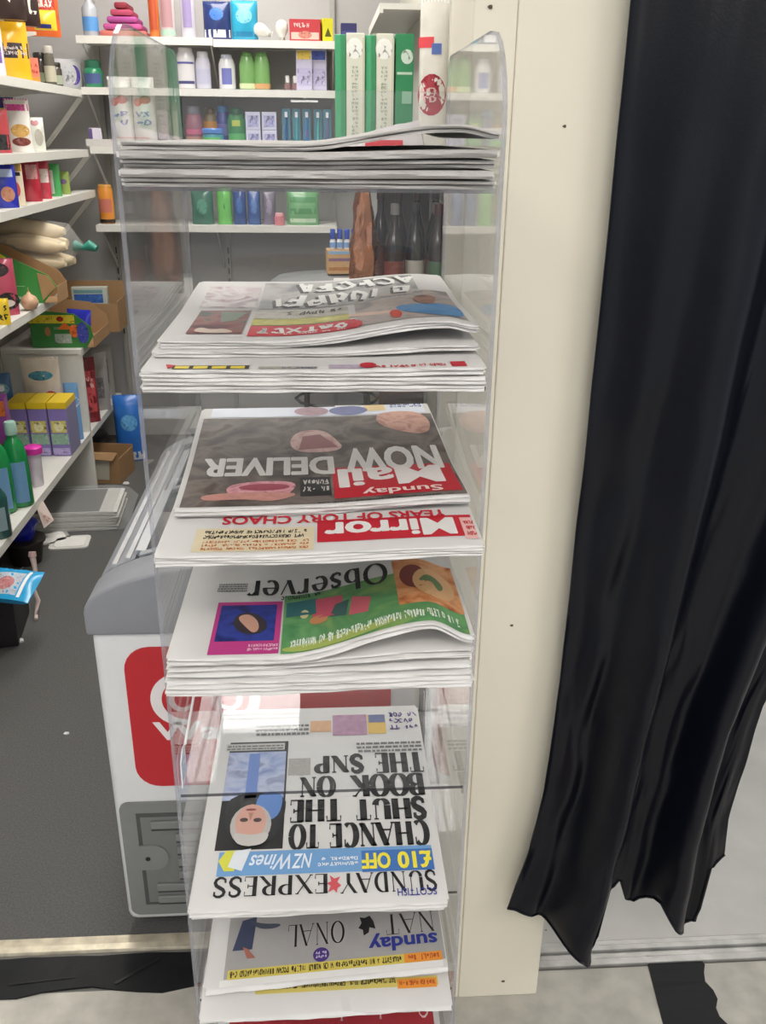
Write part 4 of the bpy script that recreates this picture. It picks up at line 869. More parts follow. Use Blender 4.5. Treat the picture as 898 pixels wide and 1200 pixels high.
# --- display boxes with sloping sides
def display_box(label, loc, prof_x, depth, colo, side_prints, seed=1):
    """open cardboard tray: prof_x = side outline (x, z); the side that faces -Y carries the print"""
    t = thing('display_box', label, 'box', loc, 0)
    kr = M('a8845e', .8, var=.1, scale=20)
    for y, nm in ((0, 'side_panel'), (depth, 'side_panel')):
        MB().prism(prof_x, 1, y, y+.003).obj(nm, M(colo, .5) if y == 0 else kr, t)
    x0 = min(p[0] for p in prof_x); x1 = max(p[0] for p in prof_x)
    MB().box(x0, x1, .003, depth, 0, .003).obj('bottom', kr, t)
    MB().box(x0, x0+.003, .003, depth, .003, max(p[1] for p in prof_x)).obj('back', kr, t)
    zf = [p[1] for p in prof_x if p[0] == x1]; MB().box(x1-.003, x1, .003, depth, .003, max(zf)).obj('front_lip', kr, t)
    inner = MB().prism(prof_x, 1, .0031, .0045).obj('board', kr, t)
    prints_on(t, lambda x, z: -.0001, side_prints, seed)
    return t
DB1 = (-1.35, 3.47, .9105)
display_box('green cardboard display box with a yellow corner on the side shelf', DB1, [(0, 0), (.30, 0), (.355, .06), (.33, .10), (.12, .205), (0, .215)], .14, '3f8f42',
            [('rect', .06, .155, .14, .19, 'e4d83c'), ('tri', .10, .155, .20, .19, 'e4d83c'), ('txt', .10, .10, .17, .125, 'eef2ea', 5, 1), ('rect', .03, .06, .24, .0625, '9cc89c'), ('txt', .2, .012, .26, .028, 'dfeadf', 7, 1)])
MB().prism([(.30, .01), (.352, .058), (.328, .098), (.29, .11)], 1, -.004, -.001).obj('tear_flap', M('b08a60', .8), [o for o in bpy.data.objects if o.name.startswith('display_box')][-1])
DB2 = (-1.262, 3.935, .6405)
display_box('green display box with yellow rim and orange picture standing on the divider', DB2, [(0, 0), (.23, 0), (.262, .05), (.256, .09), (.19, .145), (0, .165)], .3, '3a7f3c',
            [('rect', .0, .105, .19, .14, 'e4cf30'), ('ell', .115, .112, .145, .135, 'a8281c'), ('ell', .06, .05, .085, .09, 'a87a4a'), ('rect', .10, .078, .16, .09, '6fa06c'), ('rect', .10, .02, .17, .06, '9ca89c'), ('tri', .115, .08, .18, .11, 'e0702a'), ('ell', .165, .045, .205, .10, 'e2682a'), ('ell', .195, .02, .245, .11, '38409c')])
t = thing('cardboard_box', 'open brown cardboard box behind the green display box', 'box', (-1.10, 4.36, .6405))
kr = M('9c7a56', .8, var=.12, scale=25)
for a in ((-.14, .14, -.09, -.086, 0, .13), (-.14, .14, .086, .09, 0, .21), (-.14, -.136, -.086, .086, 0, .21), (.136, .14, -.086, .086, 0, .14), (-.136, .136, -.086, .086, 0, .003)):
    MB().box(*a).obj('box_wall', kr, t)
carton('biscuit_box', 'blue and white box standing inside the open brown cardboard box', 'carton', (-1.10, 4.36, .644), R(5), .16, .19, .05, 'b9bdb4', [('rect', -.07, .12, .06, .16, '2c5aa8'), ('rect', -.07, .165, .06, .18, '6f9a9c')])
pouch('snack_bag', 'blue and orange packet leaning out of the green display box with yellow rim', 'snack packet', (-1.10, 4.08, .645), R(-20), .12, .13, .05, '3038b8', [('rect', .02, .02, .07, .05, 'd8502a')], lean=.6, seed=22)
pouch('snack_bag', 'crumpled pink and black packet leaning on the green display box with yellow corner', 'snack packet', lx(4, .91, -1.12), R(15), .11, .19, .06, 'b84a62', [('ell', -.01, .02, .06, .08, '2a2626'), ('ell', -.06, .13, .04, .18, '33282a'), ('ell', .0, .03, .045, .055, 'ded2cc')], seed=18)
pouch('snack_bag', 'small yellow and black packet in front of the crumpled pink packet', 'snack packet', lx(4, .91, -1.065), R(10), .05, .085, .03, 'e8c62a', [('txt', -.02, .01, .02, .07, '1c1c1c', 3, 2)], seed=19)
t = thing('onion', 'small round brown onion beside the yellow and black packet', 'vegetable', lx(36, .91, -1.055))
MB().lathe([(.006, 0), (.02, .004), (.03, .02), (.031, .03), (.024, .046), (.008, .056), (.004, .064)], 16).obj('bulb', M('c9a284', .4), t, smooth=True); MB().lathe([(.004, .062), (.0025, .072), (.001, .08)], 8).obj('stem', M('a08a60', .7), t)
# bread rolls in a clear bag, on top of the display box
BRX, BRY, BRZ = -1.14, 3.72, .9105
t = thing('chiller_pack', 'flat blue pack standing behind the green display box with yellow corner', 'pack', (-1.21, 3.71, .9105), 0)
MB().box(-.14, .14, -.085, .085, 0, .088).obj('box', M('2c62b8', .4), t, bevel=.004); MB().box(.03, .12, -.0865, -.0852, .01, .06).obj('label_print', M('a9cfe0', .4), t); MB().box(-.13, .02, -.0865, -.0852, .065, .083).obj('label_print', M('1c3f94', .4), t)
t = thing('bread_bag', 'clear bag of long bread rolls with a teal knotted end', 'bread', (-1.15, 3.70, .9995), R(-6))
brd = M('ecd8b6', .55, var=.15, scale=12)
for i, (yy, zz, xx) in enumerate(((0, .035, 0), (.075, .035, .01), (.04, .095, -.01), (-.02, .10, .02), (.10, .10, -.02), (.03, .15, .0))):
    MB().tube([(xx-.14+.28*k/9, yy, zz+.006*math.sin(k*.6)) for k in range(10)], [.006+.03*math.sin(math.pi*(k+.2)/9.4)**.5 for k in range(10)], 12).obj('bread_roll', brd, t, smooth=True)
MB().tube([(-.17, .04, .095), (-.14, .04, .095), (0, .04, .1), (.14, .04, .095), (.18, .04, .09), (.21, .04, .08)], [.03, .09, .092, .08, .03, .008], 16).obj('bag_film', FILM, t, smooth=True)
MB().tube([(.17, .04, .09), (.205, .035, .084), (.225, .045, .092), (.255, .04, .08)], [.022, .01, .022, .012], 10).obj('knot', M('2c8a78', .4), t, smooth=True)

# --- lowest side shelf (z .27)
for i in range(3):
    c = carton('tea_carton', ('purple yellow-lidded tea carton standing deepest on the lowest side shelf', 'purple yellow-lidded tea carton in the middle of the row of three', 'purple yellow-lidded tea carton at the edge of the lowest side shelf')[i], 'carton', (-1.247+.08*i, 3.65, .2705), 0, .074, .20, .15, '8c7cc0',
               [('rect', -.03, .10, .03, .15, 'd8cf6a'), ('ell', -.02, .105, .02, .145, 'ece6b0'), ('rect', -.034, .05, .034, .095, '8fb49c'), ('rect', -.034, .006, .034, .035, 'b9a8dc')], side='8a86a8', group='tea cartons on the lowest side shelf')
    MB().prism([(-.037, .2005), (.037, .2005), (.037, .226), (-.037, .226)], 1, -.077, .076).obj('lid', M('eccb2a', .4), c)
pouch('fruit_pouch', 'white pouch with a red berry picture and blue oval mark', 'pouch', (-1.20, 3.80, .2705), R(6), .15, .36, .05, 'e0d6cc', [('ell', -.05, .265, .05, .305, '4a94b4'), ('ell', .0, .14, .065, .22, 'c4283c'), ('ell', -.06, .11, .02, .16, 'c08a7c'), ('tri', .01, .11, .06, .17, 'f2ece6')], seed=20)
pouch('wipes_pouch', 'pale blue pouch behind the yellow lidded tea cartons', 'pouch', (-1.085, 3.80, .2705), R(0), .06, .25, .04, '78a8dc', [('ell', -.03, .14, .03, .2, 'dfe8f2')], seed=21)
pouch('detergent_pouch', 'tall blue pouch beside the white berry pouch on the lowest side shelf', 'pouch', (-1.345, 3.73, .2705), R(10), .08, .31, .05, '3f6a9c', [('ell', -.03, .22, .03, .27, '7fb4cc'), ('ell', -.035, .08, .03, .2, '5a86b4')], seed=23)
carton('detergent_box', 'purple and orange carton standing on the lowest side shelf', 'carton', lx(3, .27, -1.2), R(12), .12, .36, .09, '8c3f94', [('rect', -.058, .30, .058, .355, 'd8702a'), ('txt', -.04, .2, .04, .27, 'e8c4dc', 4, 1), ('rect', -.058, .14, .058, .2, 'b0482c'), ('rect', -.058, .03, .058, .12, 'c02c6c')])
def softener(x, X, lab):
    return bottle('fabric_softener', lab, 'bottle', lx(x, .27, X), R(10), [(.034, 0), (.043, .008), (.043, .15), (.041, .19), (.034, .225), (.02, .25), (.015, .26), (.015, .27)], '178a48', '9cc0b4', (.265, .31, .02), [(.02, .17, '6f9cc4', 50)], sy=.75, rough=.12)
softener(26, -1.09, 'green bottle with a blue label nearest the shelf edge among the cleaning bottles'); softener(6, -1.13, 'green bottle with a blue label behind the other green bottle')
bottle('water_bottle', 'small clear bottle with a pale cap behind the green bottles', 'bottle', lx(17, .27, -1.19), 0, cyl_prof(.032, .36, .6, .4), 'b9c4c8', 'd0d8dc', (.355, .375, .015), (.08, .16, 'cfd8dc', 80), tr=.6)
bottle('shampoo_tube', 'white tube with a bright pink cap at the top on the lowest side shelf', 'tube', lx(45, .27, -1.09), 0, [(.02, 0), (.022, .006), (.024, .10), (.026, .13)], 'd6d0da', 'd838a8', (.128, .155, .032))
bottle('bleach_bottle', 'dark teal bottle at the shelf edge in front of the green bottles', 'bottle', lx(2, .27, -1.075), 0, cyl_prof(.035, .24, .55, .4), '20504c', '30343a', (.235, .26, .018), (.03, .11, '8aa0a8', 60))
t = thing('price_tag', 'white paper price tag hanging off the lowest shelf edge', 'tag', lx(46, .245, -1.047))
MB().add([(.0, -.03, .0), (.0, .04, .01), (.03, .045, -.075), (.012, -.02, -.08), (.001, -.03, .001), (.001, .04, .011), (.031, .045, -.074), (.013, -.02, -.079)], [(0, 1, 2, 3), (7, 6, 5, 4), (0, 1, 5, 4), (1, 2, 6, 5), (2, 3, 7, 6), (3, 0, 4, 7)]).obj('paper', M('e6d4cc', .6), t); vs, fs = pseudo(5, 3); MB().add([(.0035+.022*(1-b), .03-.045*a, -.012-.05*(1-b)) for a, b, _ in vs], fs).obj('lettering', M('b4645a', .6), t, normals=False)
# second bay
pouch('rice_pouch', 'dark red pouch standing beyond the white divider panel', 'pouch', (-1.10, 4.05, .2705), R(20), .12, .30, .05, '7c242c', [('rect', -.03, .05, .05, .24, 'c44a50'), ('txt', -.02, .16, .045, .22, 'e0b4b0', 4, 2)], seed=25)
pouch('rice_pouch', 'silver grey pouch standing beside the dark red pouch', 'pouch', (-1.10, 4.25, .2705), R(20), .13, .28, .05, '9c9896', [('rect', -.04, .06, .04, .16, '6d6a6c')], seed=26)
pouch('rice_pouch', 'pale pouch with grey print at the far end of the lowest side shelf', 'pouch', (-1.12, 4.45, .2705), R(20), .13, .27, .05, 'b4b0ac', [('rect', -.04, .08, .04, .2, '8a7f86')], seed=27)

# --- things on the floor
nb = thing('newspaper_bundle', 'bundle of folded newspapers in clear plastic on the carpet', 'bundle', (-1.02, 3.56, .001), R(4))
gp_ = M('bdbbb7', .7, var=.12, scale=60)
for k in range(7):
    zz = .003+.0105*k; d = .006*math.sin(k*2.1)
    MB().prism([(-.26, zz), (.10+d, zz), (.14+d, zz+.002), (.15+d, zz+.0045), (.14+d, zz+.007), (.10+d, zz+.009), (-.26, zz+.009)], 1, -.15+.004*k, .16-.003*k).obj('folded_paper', gp_ if k % 2 else M('d2d0cc', .7), nb)
MB().prism([(-.262, .0), (.13, .0), (.19, .012), (.2, .03), (.165, .065), (.11, .08), (-.262, .081)], 1, -.157, .168).obj('plastic_wrap', FILM, nb)
MB().box(-.24, .08, -.12, .13, .0755, .0765).obj('top_print', M('6b6968', .7, var=.3, scale=90), nb)
for i, (x, y, r_, c, lab) in enumerate(((-1.02, 3.30, .1, 'd8d6d2', 'white leaflet lying on the carpet before the newspaper bundle'), (-1.11, 3.34, .5, 'a5a3a2', 'grey leaflet lying under the low shelf before the newspaper bundle'))):
    t = thing('leaflet', lab, 'leaflet', (x, y, .001), r_)
    MB().prism(rrect(-.075, .075, -.06, .06, .02), 2, 0, .006).obj('sheets', M(c, .6), t); vs, fs = bars(5); MB().add([(-.06+.09*a, -.045+.08*b, .0064) for a, b, _ in vs], fs).obj('print', M('8f8d8c', .7), t, normals=False); MB().prism(rrect(-.055, .06, -.05, .04, .02), 2, .0066, .009).obj('top_sheet', M('e6e4e0', .6), t)
t = thing('cardboard_box', 'crushed brown cardboard box on the carpet under the shelf end', 'box', (-1.09, 4.07, .001), R(-8))
for a in ((-.15, .15, -.10, -.096, 0, .15), (-.15, .15, .096, .10, 0, .13), (-.15, -.146, -.096, .096, 0, .15), (.146, .15, -.096, .096, 0, .12), (-.146, .146, -.096, .096, 0, .004)): MB().box(*a).obj('box_wall', kr, t)
MB().prism([(.03, .02), (.10, .02), (.11, .13), (.04, .125)], 1, -.1035, -.1005).obj('label_print', M('b9b4a4', .6), t); MB().add([(-.15, -.1, .15), (.15, -.1, .15), (.13, -.125, .12), (-.14, -.13, .135), (-.15, -.1, .153), (.15, -.1, .153), (.13, -.125, .123), (-.14, -.13, .138)], [(0, 1, 2, 3), (7, 6, 5, 4), (0, 3, 7, 4), (1, 2, 6, 5), (2, 3, 7, 6)]).obj('flap', kr, t)
pouch('tissue_pack', 'tall blue pack with white base standing on the carpet in the far corner', 'pack', (-.965, 4.3, .001), R(8), .14, .33, .09, '2f72c8', [('rect', -.06, .005, .06, .05, 'dfe3ea'), ('ell', -.04, .16, .04, .24, '5aa0d8')], seed=28)
t = thing('rubbish_bag', 'crumpled black plastic bag on the carpet beyond the divider panel', 'bag', (-1.24, 4.38, .001))
MB().grid(lambda a, b: ((.02+.11*math.sin(math.pi*min(b*1.06, 1))**.7)*(1+.18*noise.noise(Vector((math.cos(6.283*a)*2, math.sin(6.283*a)*2, b*4))))*math.cos(6.2832*a), (.02+.08*math.sin(math.pi*min(b*1.06, 1))**.7)*(1+.2*noise.noise(Vector((math.cos(6.283*a)*2+5, math.sin(6.283*a)*2, b*4))))*math.sin(6.2832*a), .18*b), 24, 14).obj('bag', M('1c1c20', .3), t, smooth=True); MB().tube([(0, 0, .16), (.01, 0, .19), (.03, .01, .215)], [.014, .01, .02], 8).obj('knot', M('1c1c20', .3), t)
# crate-like bag with packets near the doorway
t = thing('shopping_bag', 'open dark bag with burgundy lining standing on the carpet below the low shelf', 'bag', (-1.10, 2.60, .001), R(12))
bm_ = M('2b282c', .6, var=.2)
ow = [(-.12, -.10), (.10, -.10), (.115, .12), (-.12, .12)]
def wall(a, b, h0, h1, nm, mat_, th=.004):
    MB().add([(a[0], a[1], 0), (b[0], b[1], 0), (b[0]*1.04, b[1]*1.04, h1), (a[0]*1.04, a[1]*1.04, h0), (a[0]*.95, a[1]*.95, 0), (b[0]*.95, b[1]*.95, 0), (b[0]*.98, b[1]*.98, h1), (a[0]*.98, a[1]*.98, h0)], [(0, 1, 2, 3), (5, 4, 7, 6), (3, 2, 6, 7), (0, 4, 5, 1), (0, 3, 7, 4), (1, 2, 6, 5)]).obj(nm, mat_, t)
for i in range(4): wall(ow[i], ow[(i+1) % 4], .16+.02*(i % 2), .17+.02*((i+1) % 2), 'bag_wall', bm_)
MB().box(-.11, .095, -.09, .11, .001, .06).obj('bag_base', bm_, t); MB().tube([(-.10, -.10, .168), (-.02, -.105, .178), (.09, -.102, .172)], .013, 8).obj('lining_roll', M('7c2a40', .6), t)
pouch('snack_bag', 'bright cyan packet with a white stripe lying on top of the dark bag', 'snack packet', (-1.10, 2.80, .20), R(-6), .15, .12, .035, '2ba4dc', [('rect', -.06, .015, .03, .1, 'b9c4d0'), ('ell', -.05, .03, .01, .08, 'c07a7c'), ('rect', .035, .01, .045, .11, 'f2f4f4')], seed=29)
cy = bpy.data.objects[[o.name for o in bpy.data.objects if o.name.startswith('snack_bag')][-1]]; cy.rotation_euler = (R(-66), 0, R(-14)); cy.location = (px(6, 706, 2, .195).x, px(6, 706, 2, .195).y, .2)
t = thing('cloth_strip', 'twisted pinkish white strip of cloth hanging beside the dark bag', 'strip', (-.985, 2.74, .0))
MB().tube([(0, .03, .20), (.006, .02, .15), (-.004, 0, .10), (.01, -.01, .05), (.008, -.04, .012), (.012, -.06, .007)], [.011, .008, .007, .009, .006, .006], 8).obj('cloth', M('d8c4c0', .7), t, smooth=True); MB().tube([(.0, .03, .195), (.0, .035, .21)], [.014, .012], 8).obj('top_knot', M('b89a98', .7), t)
t = thing('blue_bag', 'crumpled royal blue bag stuffed in a dark pot under the low shelf', 'bag', (-1.14, 3.14, .0985))
MB().grid(lambda a, b: ((.042+.02*b)*(1+.3*noise.noise(Vector((math.cos(6.283*a)*1.6, math.sin(6.283*a)*1.6, b*3))))*math.cos(6.2832*a)*(1-b**6*.8), (.042+.02*b)*(1+.3*noise.noise(Vector((math.cos(6.283*a)*1.6, math.sin(6.283*a)*1.6, b*3+9))))*math.sin(6.2832*a)*(1-b**6*.8), .09*b), 20, 12).obj('bag', M('1d2cb8', .35), t, smooth=True); MB().tube([(-.02, 0, .07), (-.035, 0, .10), (-.03, .01, .12)], [.02, .016, .008], 8).obj('handle', M('2436cc', .35), t, smooth=True)
t = thing('plant_pot', 'dark round pot holding the royal blue bag', 'pot', (-1.14, 3.14, .001)); MB().lathe([(.05, 0), (.055, .002), (.072, .088), (.074, .092)], 20).obj('pot_wall', M('2a2320', .6), t, smooth=True); MB().lathe([(.072, .083), (.079, .085), (.079, .095), (.072, .097)], 20).obj('rim', M('2a2320', .6), t)
for i, (x, y) in enumerate(((22, 752), (78, 860), (148, 567))):
    p = px(x, y, 2, 0); t = thing('paper_scrap', ('small white paper scrap on the carpet near the dark bag', 'tiny white scrap on the carpet beside the freezer', 'white scrap on the carpet beyond the newspaper bundle')[i], 'scrap', (p.x, p.y, .0005)); k = (1, .45, .9)[i]
    MB().prism([(-.016*k, -.006*k), (.002*k, -.012*k), (.017*k, -.003*k), (.012*k, .009*k), (-.01*k, .011*k)], 2, 0, .006*k).obj('paper', M('e9e9e8', .6), t); MB().prism([(-.01*k, .0), (.004*k, -.006*k), (.01*k, .004*k)], 2, .006*k, .011*k).obj('fold', M('e9e9e8', .6), t)

# ------------------------------------------------------------------ back wall goods
Z1, Z2, Z3, Z4 = 1.883, 1.683, 1.443, 1.108
bottle('water_bottle', 'clear bottle with a blue label on the upper back shelf', 'bottle', onB(106, Z1), 0, cyl_prof(.033, .17, .62, .4), 'c9ccd4', 'd8d8dc', (.165, .185, .016), (.02, .075, '5a94d0', 85), tr=.3)
t = thing('sock_stack', 'stack of folded pink and red cloths spreading down on the upper back shelf', 'cloths', (onB(147, Z1)[0], 4.52, Z1+.0005))
for k in range(5): MB().box(-.11+.018*k, .09-.018*k, -.08, .08, .027*k, .027*k+.025).obj('folded_cloth', M(('c46a62', 'b8508c', 'a8488c', 'b04460', '8c2c3c')[k], .8), t, bevel=.009, smooth=True)
bottle('spray_can', 'orange slim can on the upper back shelf', 'can', onB(181, Z1), 0, can_prof(.022, .2), 'd8763a', 'c9652c', (.2, .23, .016), (.03, .16, 'b8502c', 40))
bottle('spray_can', 'white can with pale green foot beside the orange slim can', 'can', onB(197, Z1), 0, can_prof(.033, .19), 'd2cccc', 'c0b8ba', (.19, .215, .024), [(.04, .15, 'b48a90', 45), (.008, .03, 'a8c8b4', 70)])
bottle('spray_can', 'white can with lilac lettering on the upper back shelf', 'can', onB(221, Z1), 0, can_prof(.032, .195), 'd0cbd8', 'c4bcd0', (.195, .22, .024), (.04, .16, '9c8cb8', 35))
pouch('nappy_pack', 'dark blue pack with white rolls printed at its foot', 'pack', onB(255, Z1), 0, .118, .145, .06, '25356c', [('rect', -.055, .006, .055, .035, 'e8ebf2'), ('ell', -.03, .07, .03, .12, '3a6fc0')], seed=31)
pouch('nappy_pack', 'turquoise pack with a pale round print on the upper back shelf', 'pack', onB(287, Z1), 0, .115, .15, .06, '2aa0c4', [('ell', -.035, .06, .035, .12, '7cc8dc'), ('rect', -.05, .01, .05, .03, '1c7ca8')], seed=32)
for i, xx in enumerate((312, 331)):
    t = thing('light_bulb', ('white bulb lying on its side beside the turquoise pack', 'white ribbed bulb standing beside the red carton')[i], 'bulb', onB(xx, Z1-.005, 4.45), 0)
    MB().lathe([(.011, 0), (.012, .004), (.012, .016), (.025, .038), (.028, .055), (.022, .075), (.008, .083)], 16).obj('glass', M('dcdad4', .35), t, smooth=True); MB().lathe([(.0125, .003), (.0135, .009), (.0125, .015)], 14).obj('socket', M('a8a6a0', .4, metal=.5), t)
    if i == 0:
        for c in t.children: c.rotation_euler = (0, R(-72), 0); c.location = (.028, 0, .026)
carton('light_box', 'red carton with a meal picture on the upper back shelf', 'carton', onB(358, Z1-.005), 0, .135, .085, .07, 'b83038', [('rect', -.06, .008, .06, .035, 'd8b4a8'), ('ell', -.03, .01, .03, .04, 'c07a6a'), ('txt', -.05, .05, .03, .075, 'e8ccc8', 7, 1)])
carton('light_box', 'yellow carton next to the red carton on the upper back shelf', 'carton', onB(383, Z1-.005), R(12), .045, .09, .07, 'd8d02a', [('tri', -.015, .02, .015, .055, '5a5a1c')])
# shelf z2
bottle('hand_wash', 'green tub on the left end of the second back shelf', 'tub', onB(108, Z2), 0, [(.035, 0), (.04, .005), (.042, .06), (.036, .075), (.03, .08)], '2c8a62', '2c6a50', (.078, .11, .034), (.015, .055, '4a5a8c', 60))
bottle('lotion_bottle', 'white bottle with a thin blue line on the second back shelf', 'bottle', onB(218, Z2), 0, [(.036, 0), (.04, .006), (.04, .13), (.032, .15)], 'dcdade', 'e4e2e4', (.148, .165, .03), [(.02, .032, '4a4a7c', 60), (.10, .108, '5a5aa0', 60)], sy=.7)
bottle('lotion_bottle', 'pale lilac bottle next to the white bottle on the second back shelf', 'bottle', onB(238, Z2), 0, [(.03, 0), (.034, .006), (.034, .10), (.026, .13)], 'c9c8d8', 'd8d8e0', (.128, .15, .024), (.02, .08, 'b8b8d0', 60), sy=.7)
bottle('lotion_bottle', 'white bottle with a blue label on the second back shelf', 'bottle', onB(266, Z2), 0, [(.034, 0), (.037, .006), (.037, .10), (.028, .125)], 'dddde2', 'd0d4e4', (.122, .14, .024), (.02, .085, '6f74b4', 35), sy=.7)
for i, xx in enumerate((290, 307)):
    bottle('shampoo_bottle', ('green shampoo bottle with a pale foot on the second back shelf', 'green shampoo bottle with an orange foot on the second back shelf')[i], 'bottle', onB(xx, Z2), 0, [(.032, 0), (.037, .006), (.036, .10), (.028, .135)], '7cac68', '6a9c5a', (.133, .15, .024), (.004, .026, ('c8d4a8', 'd0a070')[i], 85), sy=.7)
for i in range(2): bottle('nail_polish', 'tiny bottle with a white cap on the second back shelf', 'bottle', onB(337+9*i, Z2, 4.46), 0, [(.014, 0), (.016, .003), (.016, .025), (.007, .03)], ('8a6a6c', '8a6a6c')[i], 'd8d4d4', (.03, .06, .009), None, group='tiny bottles on the second back shelf')
for i, xx in enumerate((357, 374)):
    carton('medicine_box', ('lilac white box with a yellow patch on the second back shelf', 'lilac white box with a blue top beside the yellow patched box')[i], 'carton', onB(xx, Z2, 4.47+.02*i), 0, .07, .165+.01*i, .06, 'c4c0d8', [('rect', -.03, .02, .03, .09, 'b4aed0'), ('rect', -.03, .125, .03, .16, ('e8c85a', '4a5cb0')[i])], top='3c4c9c')
# shelf z3: two large white sacks and small goods
for i, xx in enumerate((143, 170)):
    pouch('tissue_pack', ('white pack with red and blue print away from the mauve carton', 'white pack with red and blue print beside the mauve carton')[i], 'pack', onB(xx, Z3, 4.46), 0, .10, .285, .10, 'e6e4e0', [('ell', -.038, .165, .0, .2, 'd8585c'), ('ell', -.01, .175, .038, .21, 'd8585c'), ('txt', -.03, .085, .035, .15, '7a7ac0', 2, 2)], rough=.5, seed=41+i, group='white packs on the third back shelf')
carton('toothpaste_box', 'mauve carton beside the white packs on the third back shelf', 'carton', onB(192, Z3), 0, .045, .15, .05, '7c7078', [('ell', -.015, .04, .015, .09, 'a08c94')])
carton('toothpaste_box', 'tall slim brown carton on the third back shelf', 'carton', onB(206, Z3), 0, .026, .2, .04, '9c8078', [('rect', -.01, .03, .01, .15, 'b8a49c')])
bottle('mouthwash', 'pink bottle with a brown foot on the third back shelf', 'bottle', onB(227, Z3), 0, [(.036, 0), (.04, .006), (.04, .10), (.032, .14)], '8c5c6c', '7a7a84', (.138, .17, .028), [(.01, .045, 'a87c70', 70), (.055, .075, 'b85a7c', 60)], sy=.7)
bottle('mouthwash', 'orange and brown bottle on the third back shelf', 'bottle', onB(245, Z3, 4.52), 0, [(.03, 0), (.034, .006), (.034, .11), (.026, .14)], '8a7450', '6a5a3c', (.138, .165, .024), (.07, .11, 'c88a3a', 60), sy=.7)
t = thing('dishwash_tub', 'squat blue and green tub on the third back shelf', 'tub', onB(250, Z3, 4.43))
MB().lathe([(.042, 0), (.047, .005), (.047, .05), (.042, .058)], 20).obj('body', M('3a94a8', .3), t, smooth=True); MB().lathe([(.044, .056), (.05, .06), (.05, .075), (.046, .08)], 20).obj('lid', M('4a7cc4', .3), t); MB().grid(lambda a, b: (.0482*math.sin(1.2*(2*a-1)-.4), -.0482*math.cos(1.2*(2*a-1)-.4), .008+.035*b), 10, 2).obj('label', M('5ab45c', .4), t, normals=False)
bottle('mouthwash', 'blue bottle beside the green bottle on the third back shelf', 'bottle', onB(260, Z3, 4.52), 0, [(.028, 0), (.032, .006), (.032, .12), (.024, .15)], '3a4c9c', '4a8cc8', (.148, .175, .022), (.05, .10, '6a6ab0', 60), sy=.7)
bottle('mouthwash', 'green bottle with a yellow spot on the third back shelf', 'bottle', onB(277, Z3), 0, [(.038, 0), (.042, .006), (.042, .11), (.034, .14)], '2f7c4c', '2a5c44', (.138, .165, .03), [(.02, .06, '4a9c5c', 60), (.09, .115, 'a8b44a', 25)], sy=.7)
for i, xx in enumerate((297, 316)):
    for j in range(2):
        carton('tissue_box', ('lower', 'upper')[j]+' blue and white carton of the stack '+('next to the green bottle with yellow spot', 'next to the toothbrush packs')[i], 'carton', (onB(xx, Z3)[0], 4.47, Z3+.0005+.076*j), 0, .066, .0735, .06, 'c8c8e0', [('rect', -.024, .012, .024, .06, 'a4a4d0'), ('txt', -.018, .02, .018, .05, '7c7cc0', 3, 2)], group='stacked blue and white cartons')
for i, xx in enumerate((336, 348, 360, 373, 384)):
    t = thing('toothbrush_pack', 'teal blister pack holding a '+('navy', 'turquoise', 'mid blue', 'mint green', 'mauve')[i]+' toothbrush on the third back shelf', 'toothbrush', (onB(xx, Z3)[0], 4.445, Z3+.0005), 0, 'toothbrush packs on the third back shelf')
    MB().box(-.018, .018, 0, .004, 0, .165).obj('card', M('3f7c94', .4), t); MB().tube([(0, -.008, .015), (0, -.009, .08), (.002, -.008, .12), (0, -.008, .15)], [.006, .005, .003, .005], 8).obj('brush', M(('2a4a8c', '50a8a8', '3a6cb4', '58b0a4', '7c6a94')[i], .3), t)
    MB().box(-.006, .006, -.014, -.006, .13, .152).obj('bristles', M('e6e8ee', .5), t)
    if i == 2: MB().box(-.008, .008, -.0012, -.0002, .05, .075).obj('label_print', M('c46a84', .4), t)
carton('perfume_box', 'small purple and white carton on the left end of the third back shelf', 'carton', onB(110, Z3, 4.46), R(10), .055, .075, .05, 'd8d2e0', [('rect', -.027, .002, -.012, .073, '5c4a80')])
t = thing('card_tray', 'low white card tray in front of the small purple carton', 'tray', (onB(112, Z3)[0]+.02, 4.425, Z3+.0005))
for a in ((-.06, .06, -.02, -.017, 0, .03), (-.06, .06, .012, .015, 0, .03), (-.06, -.057, -.017, .012, 0, .03), (.057, .06, -.017, .012, 0, .03), (-.057, .057, -.017, .012, 0, .002)): MB().box(*a).obj('tray_wall', M('d4d0cc', .5), t)
# shelf z4
bottle('shampoo_bottle', 'orange upright bottle with a dark foot on the left end of the fourth back shelf', 'bottle', onB(122, Z4), 0, [(.03, 0), (.034, .004), (.034, .15), (.03, .16)], 'e8963a', 'e0a24a', (.158, .172, .03), [(.0, .02, '2a2018', 90), (.05, .11, 'c87464', 50)], sy=.7)
for xx, c, lb, h, wd, lab in ((236, '2f6a58', '4a8a72', .15, .10, 'dark green pack on the fourth back shelf'), (262, '6cc05c', '2f8a3c', .165, .068, 'light green pack with a dark leaf mark on the fourth back shelf'), (280, '2c4c8c', '3a64a8', .16, .06, 'dark blue pack with a lighter panel on the fourth back shelf'), (297, '3a5c9c', '5a7cb8', .155, .06, 'mid blue pack on the fourth back shelf'), (315, '7c7488', '948ca0', .15, .06, 'grey mauve pack on the fourth back shelf')):
    pouch('wipes_pack', lab, 'pack', onB(xx, Z4), 0, wd, h, .05, c, [('tri' if xx == 262 else 'ell', -wd*.25, h*.3, wd*.25, h*.75, lb)], seed=xx)
bottle('nail_polish', 'small salmon pink tub before the grey mauve pack', 'tub', onB(327, Z4, 4.44), 0, can_prof(.024, .04), 'd8848c', 'dca0a4', (.04, .055, .02), None)
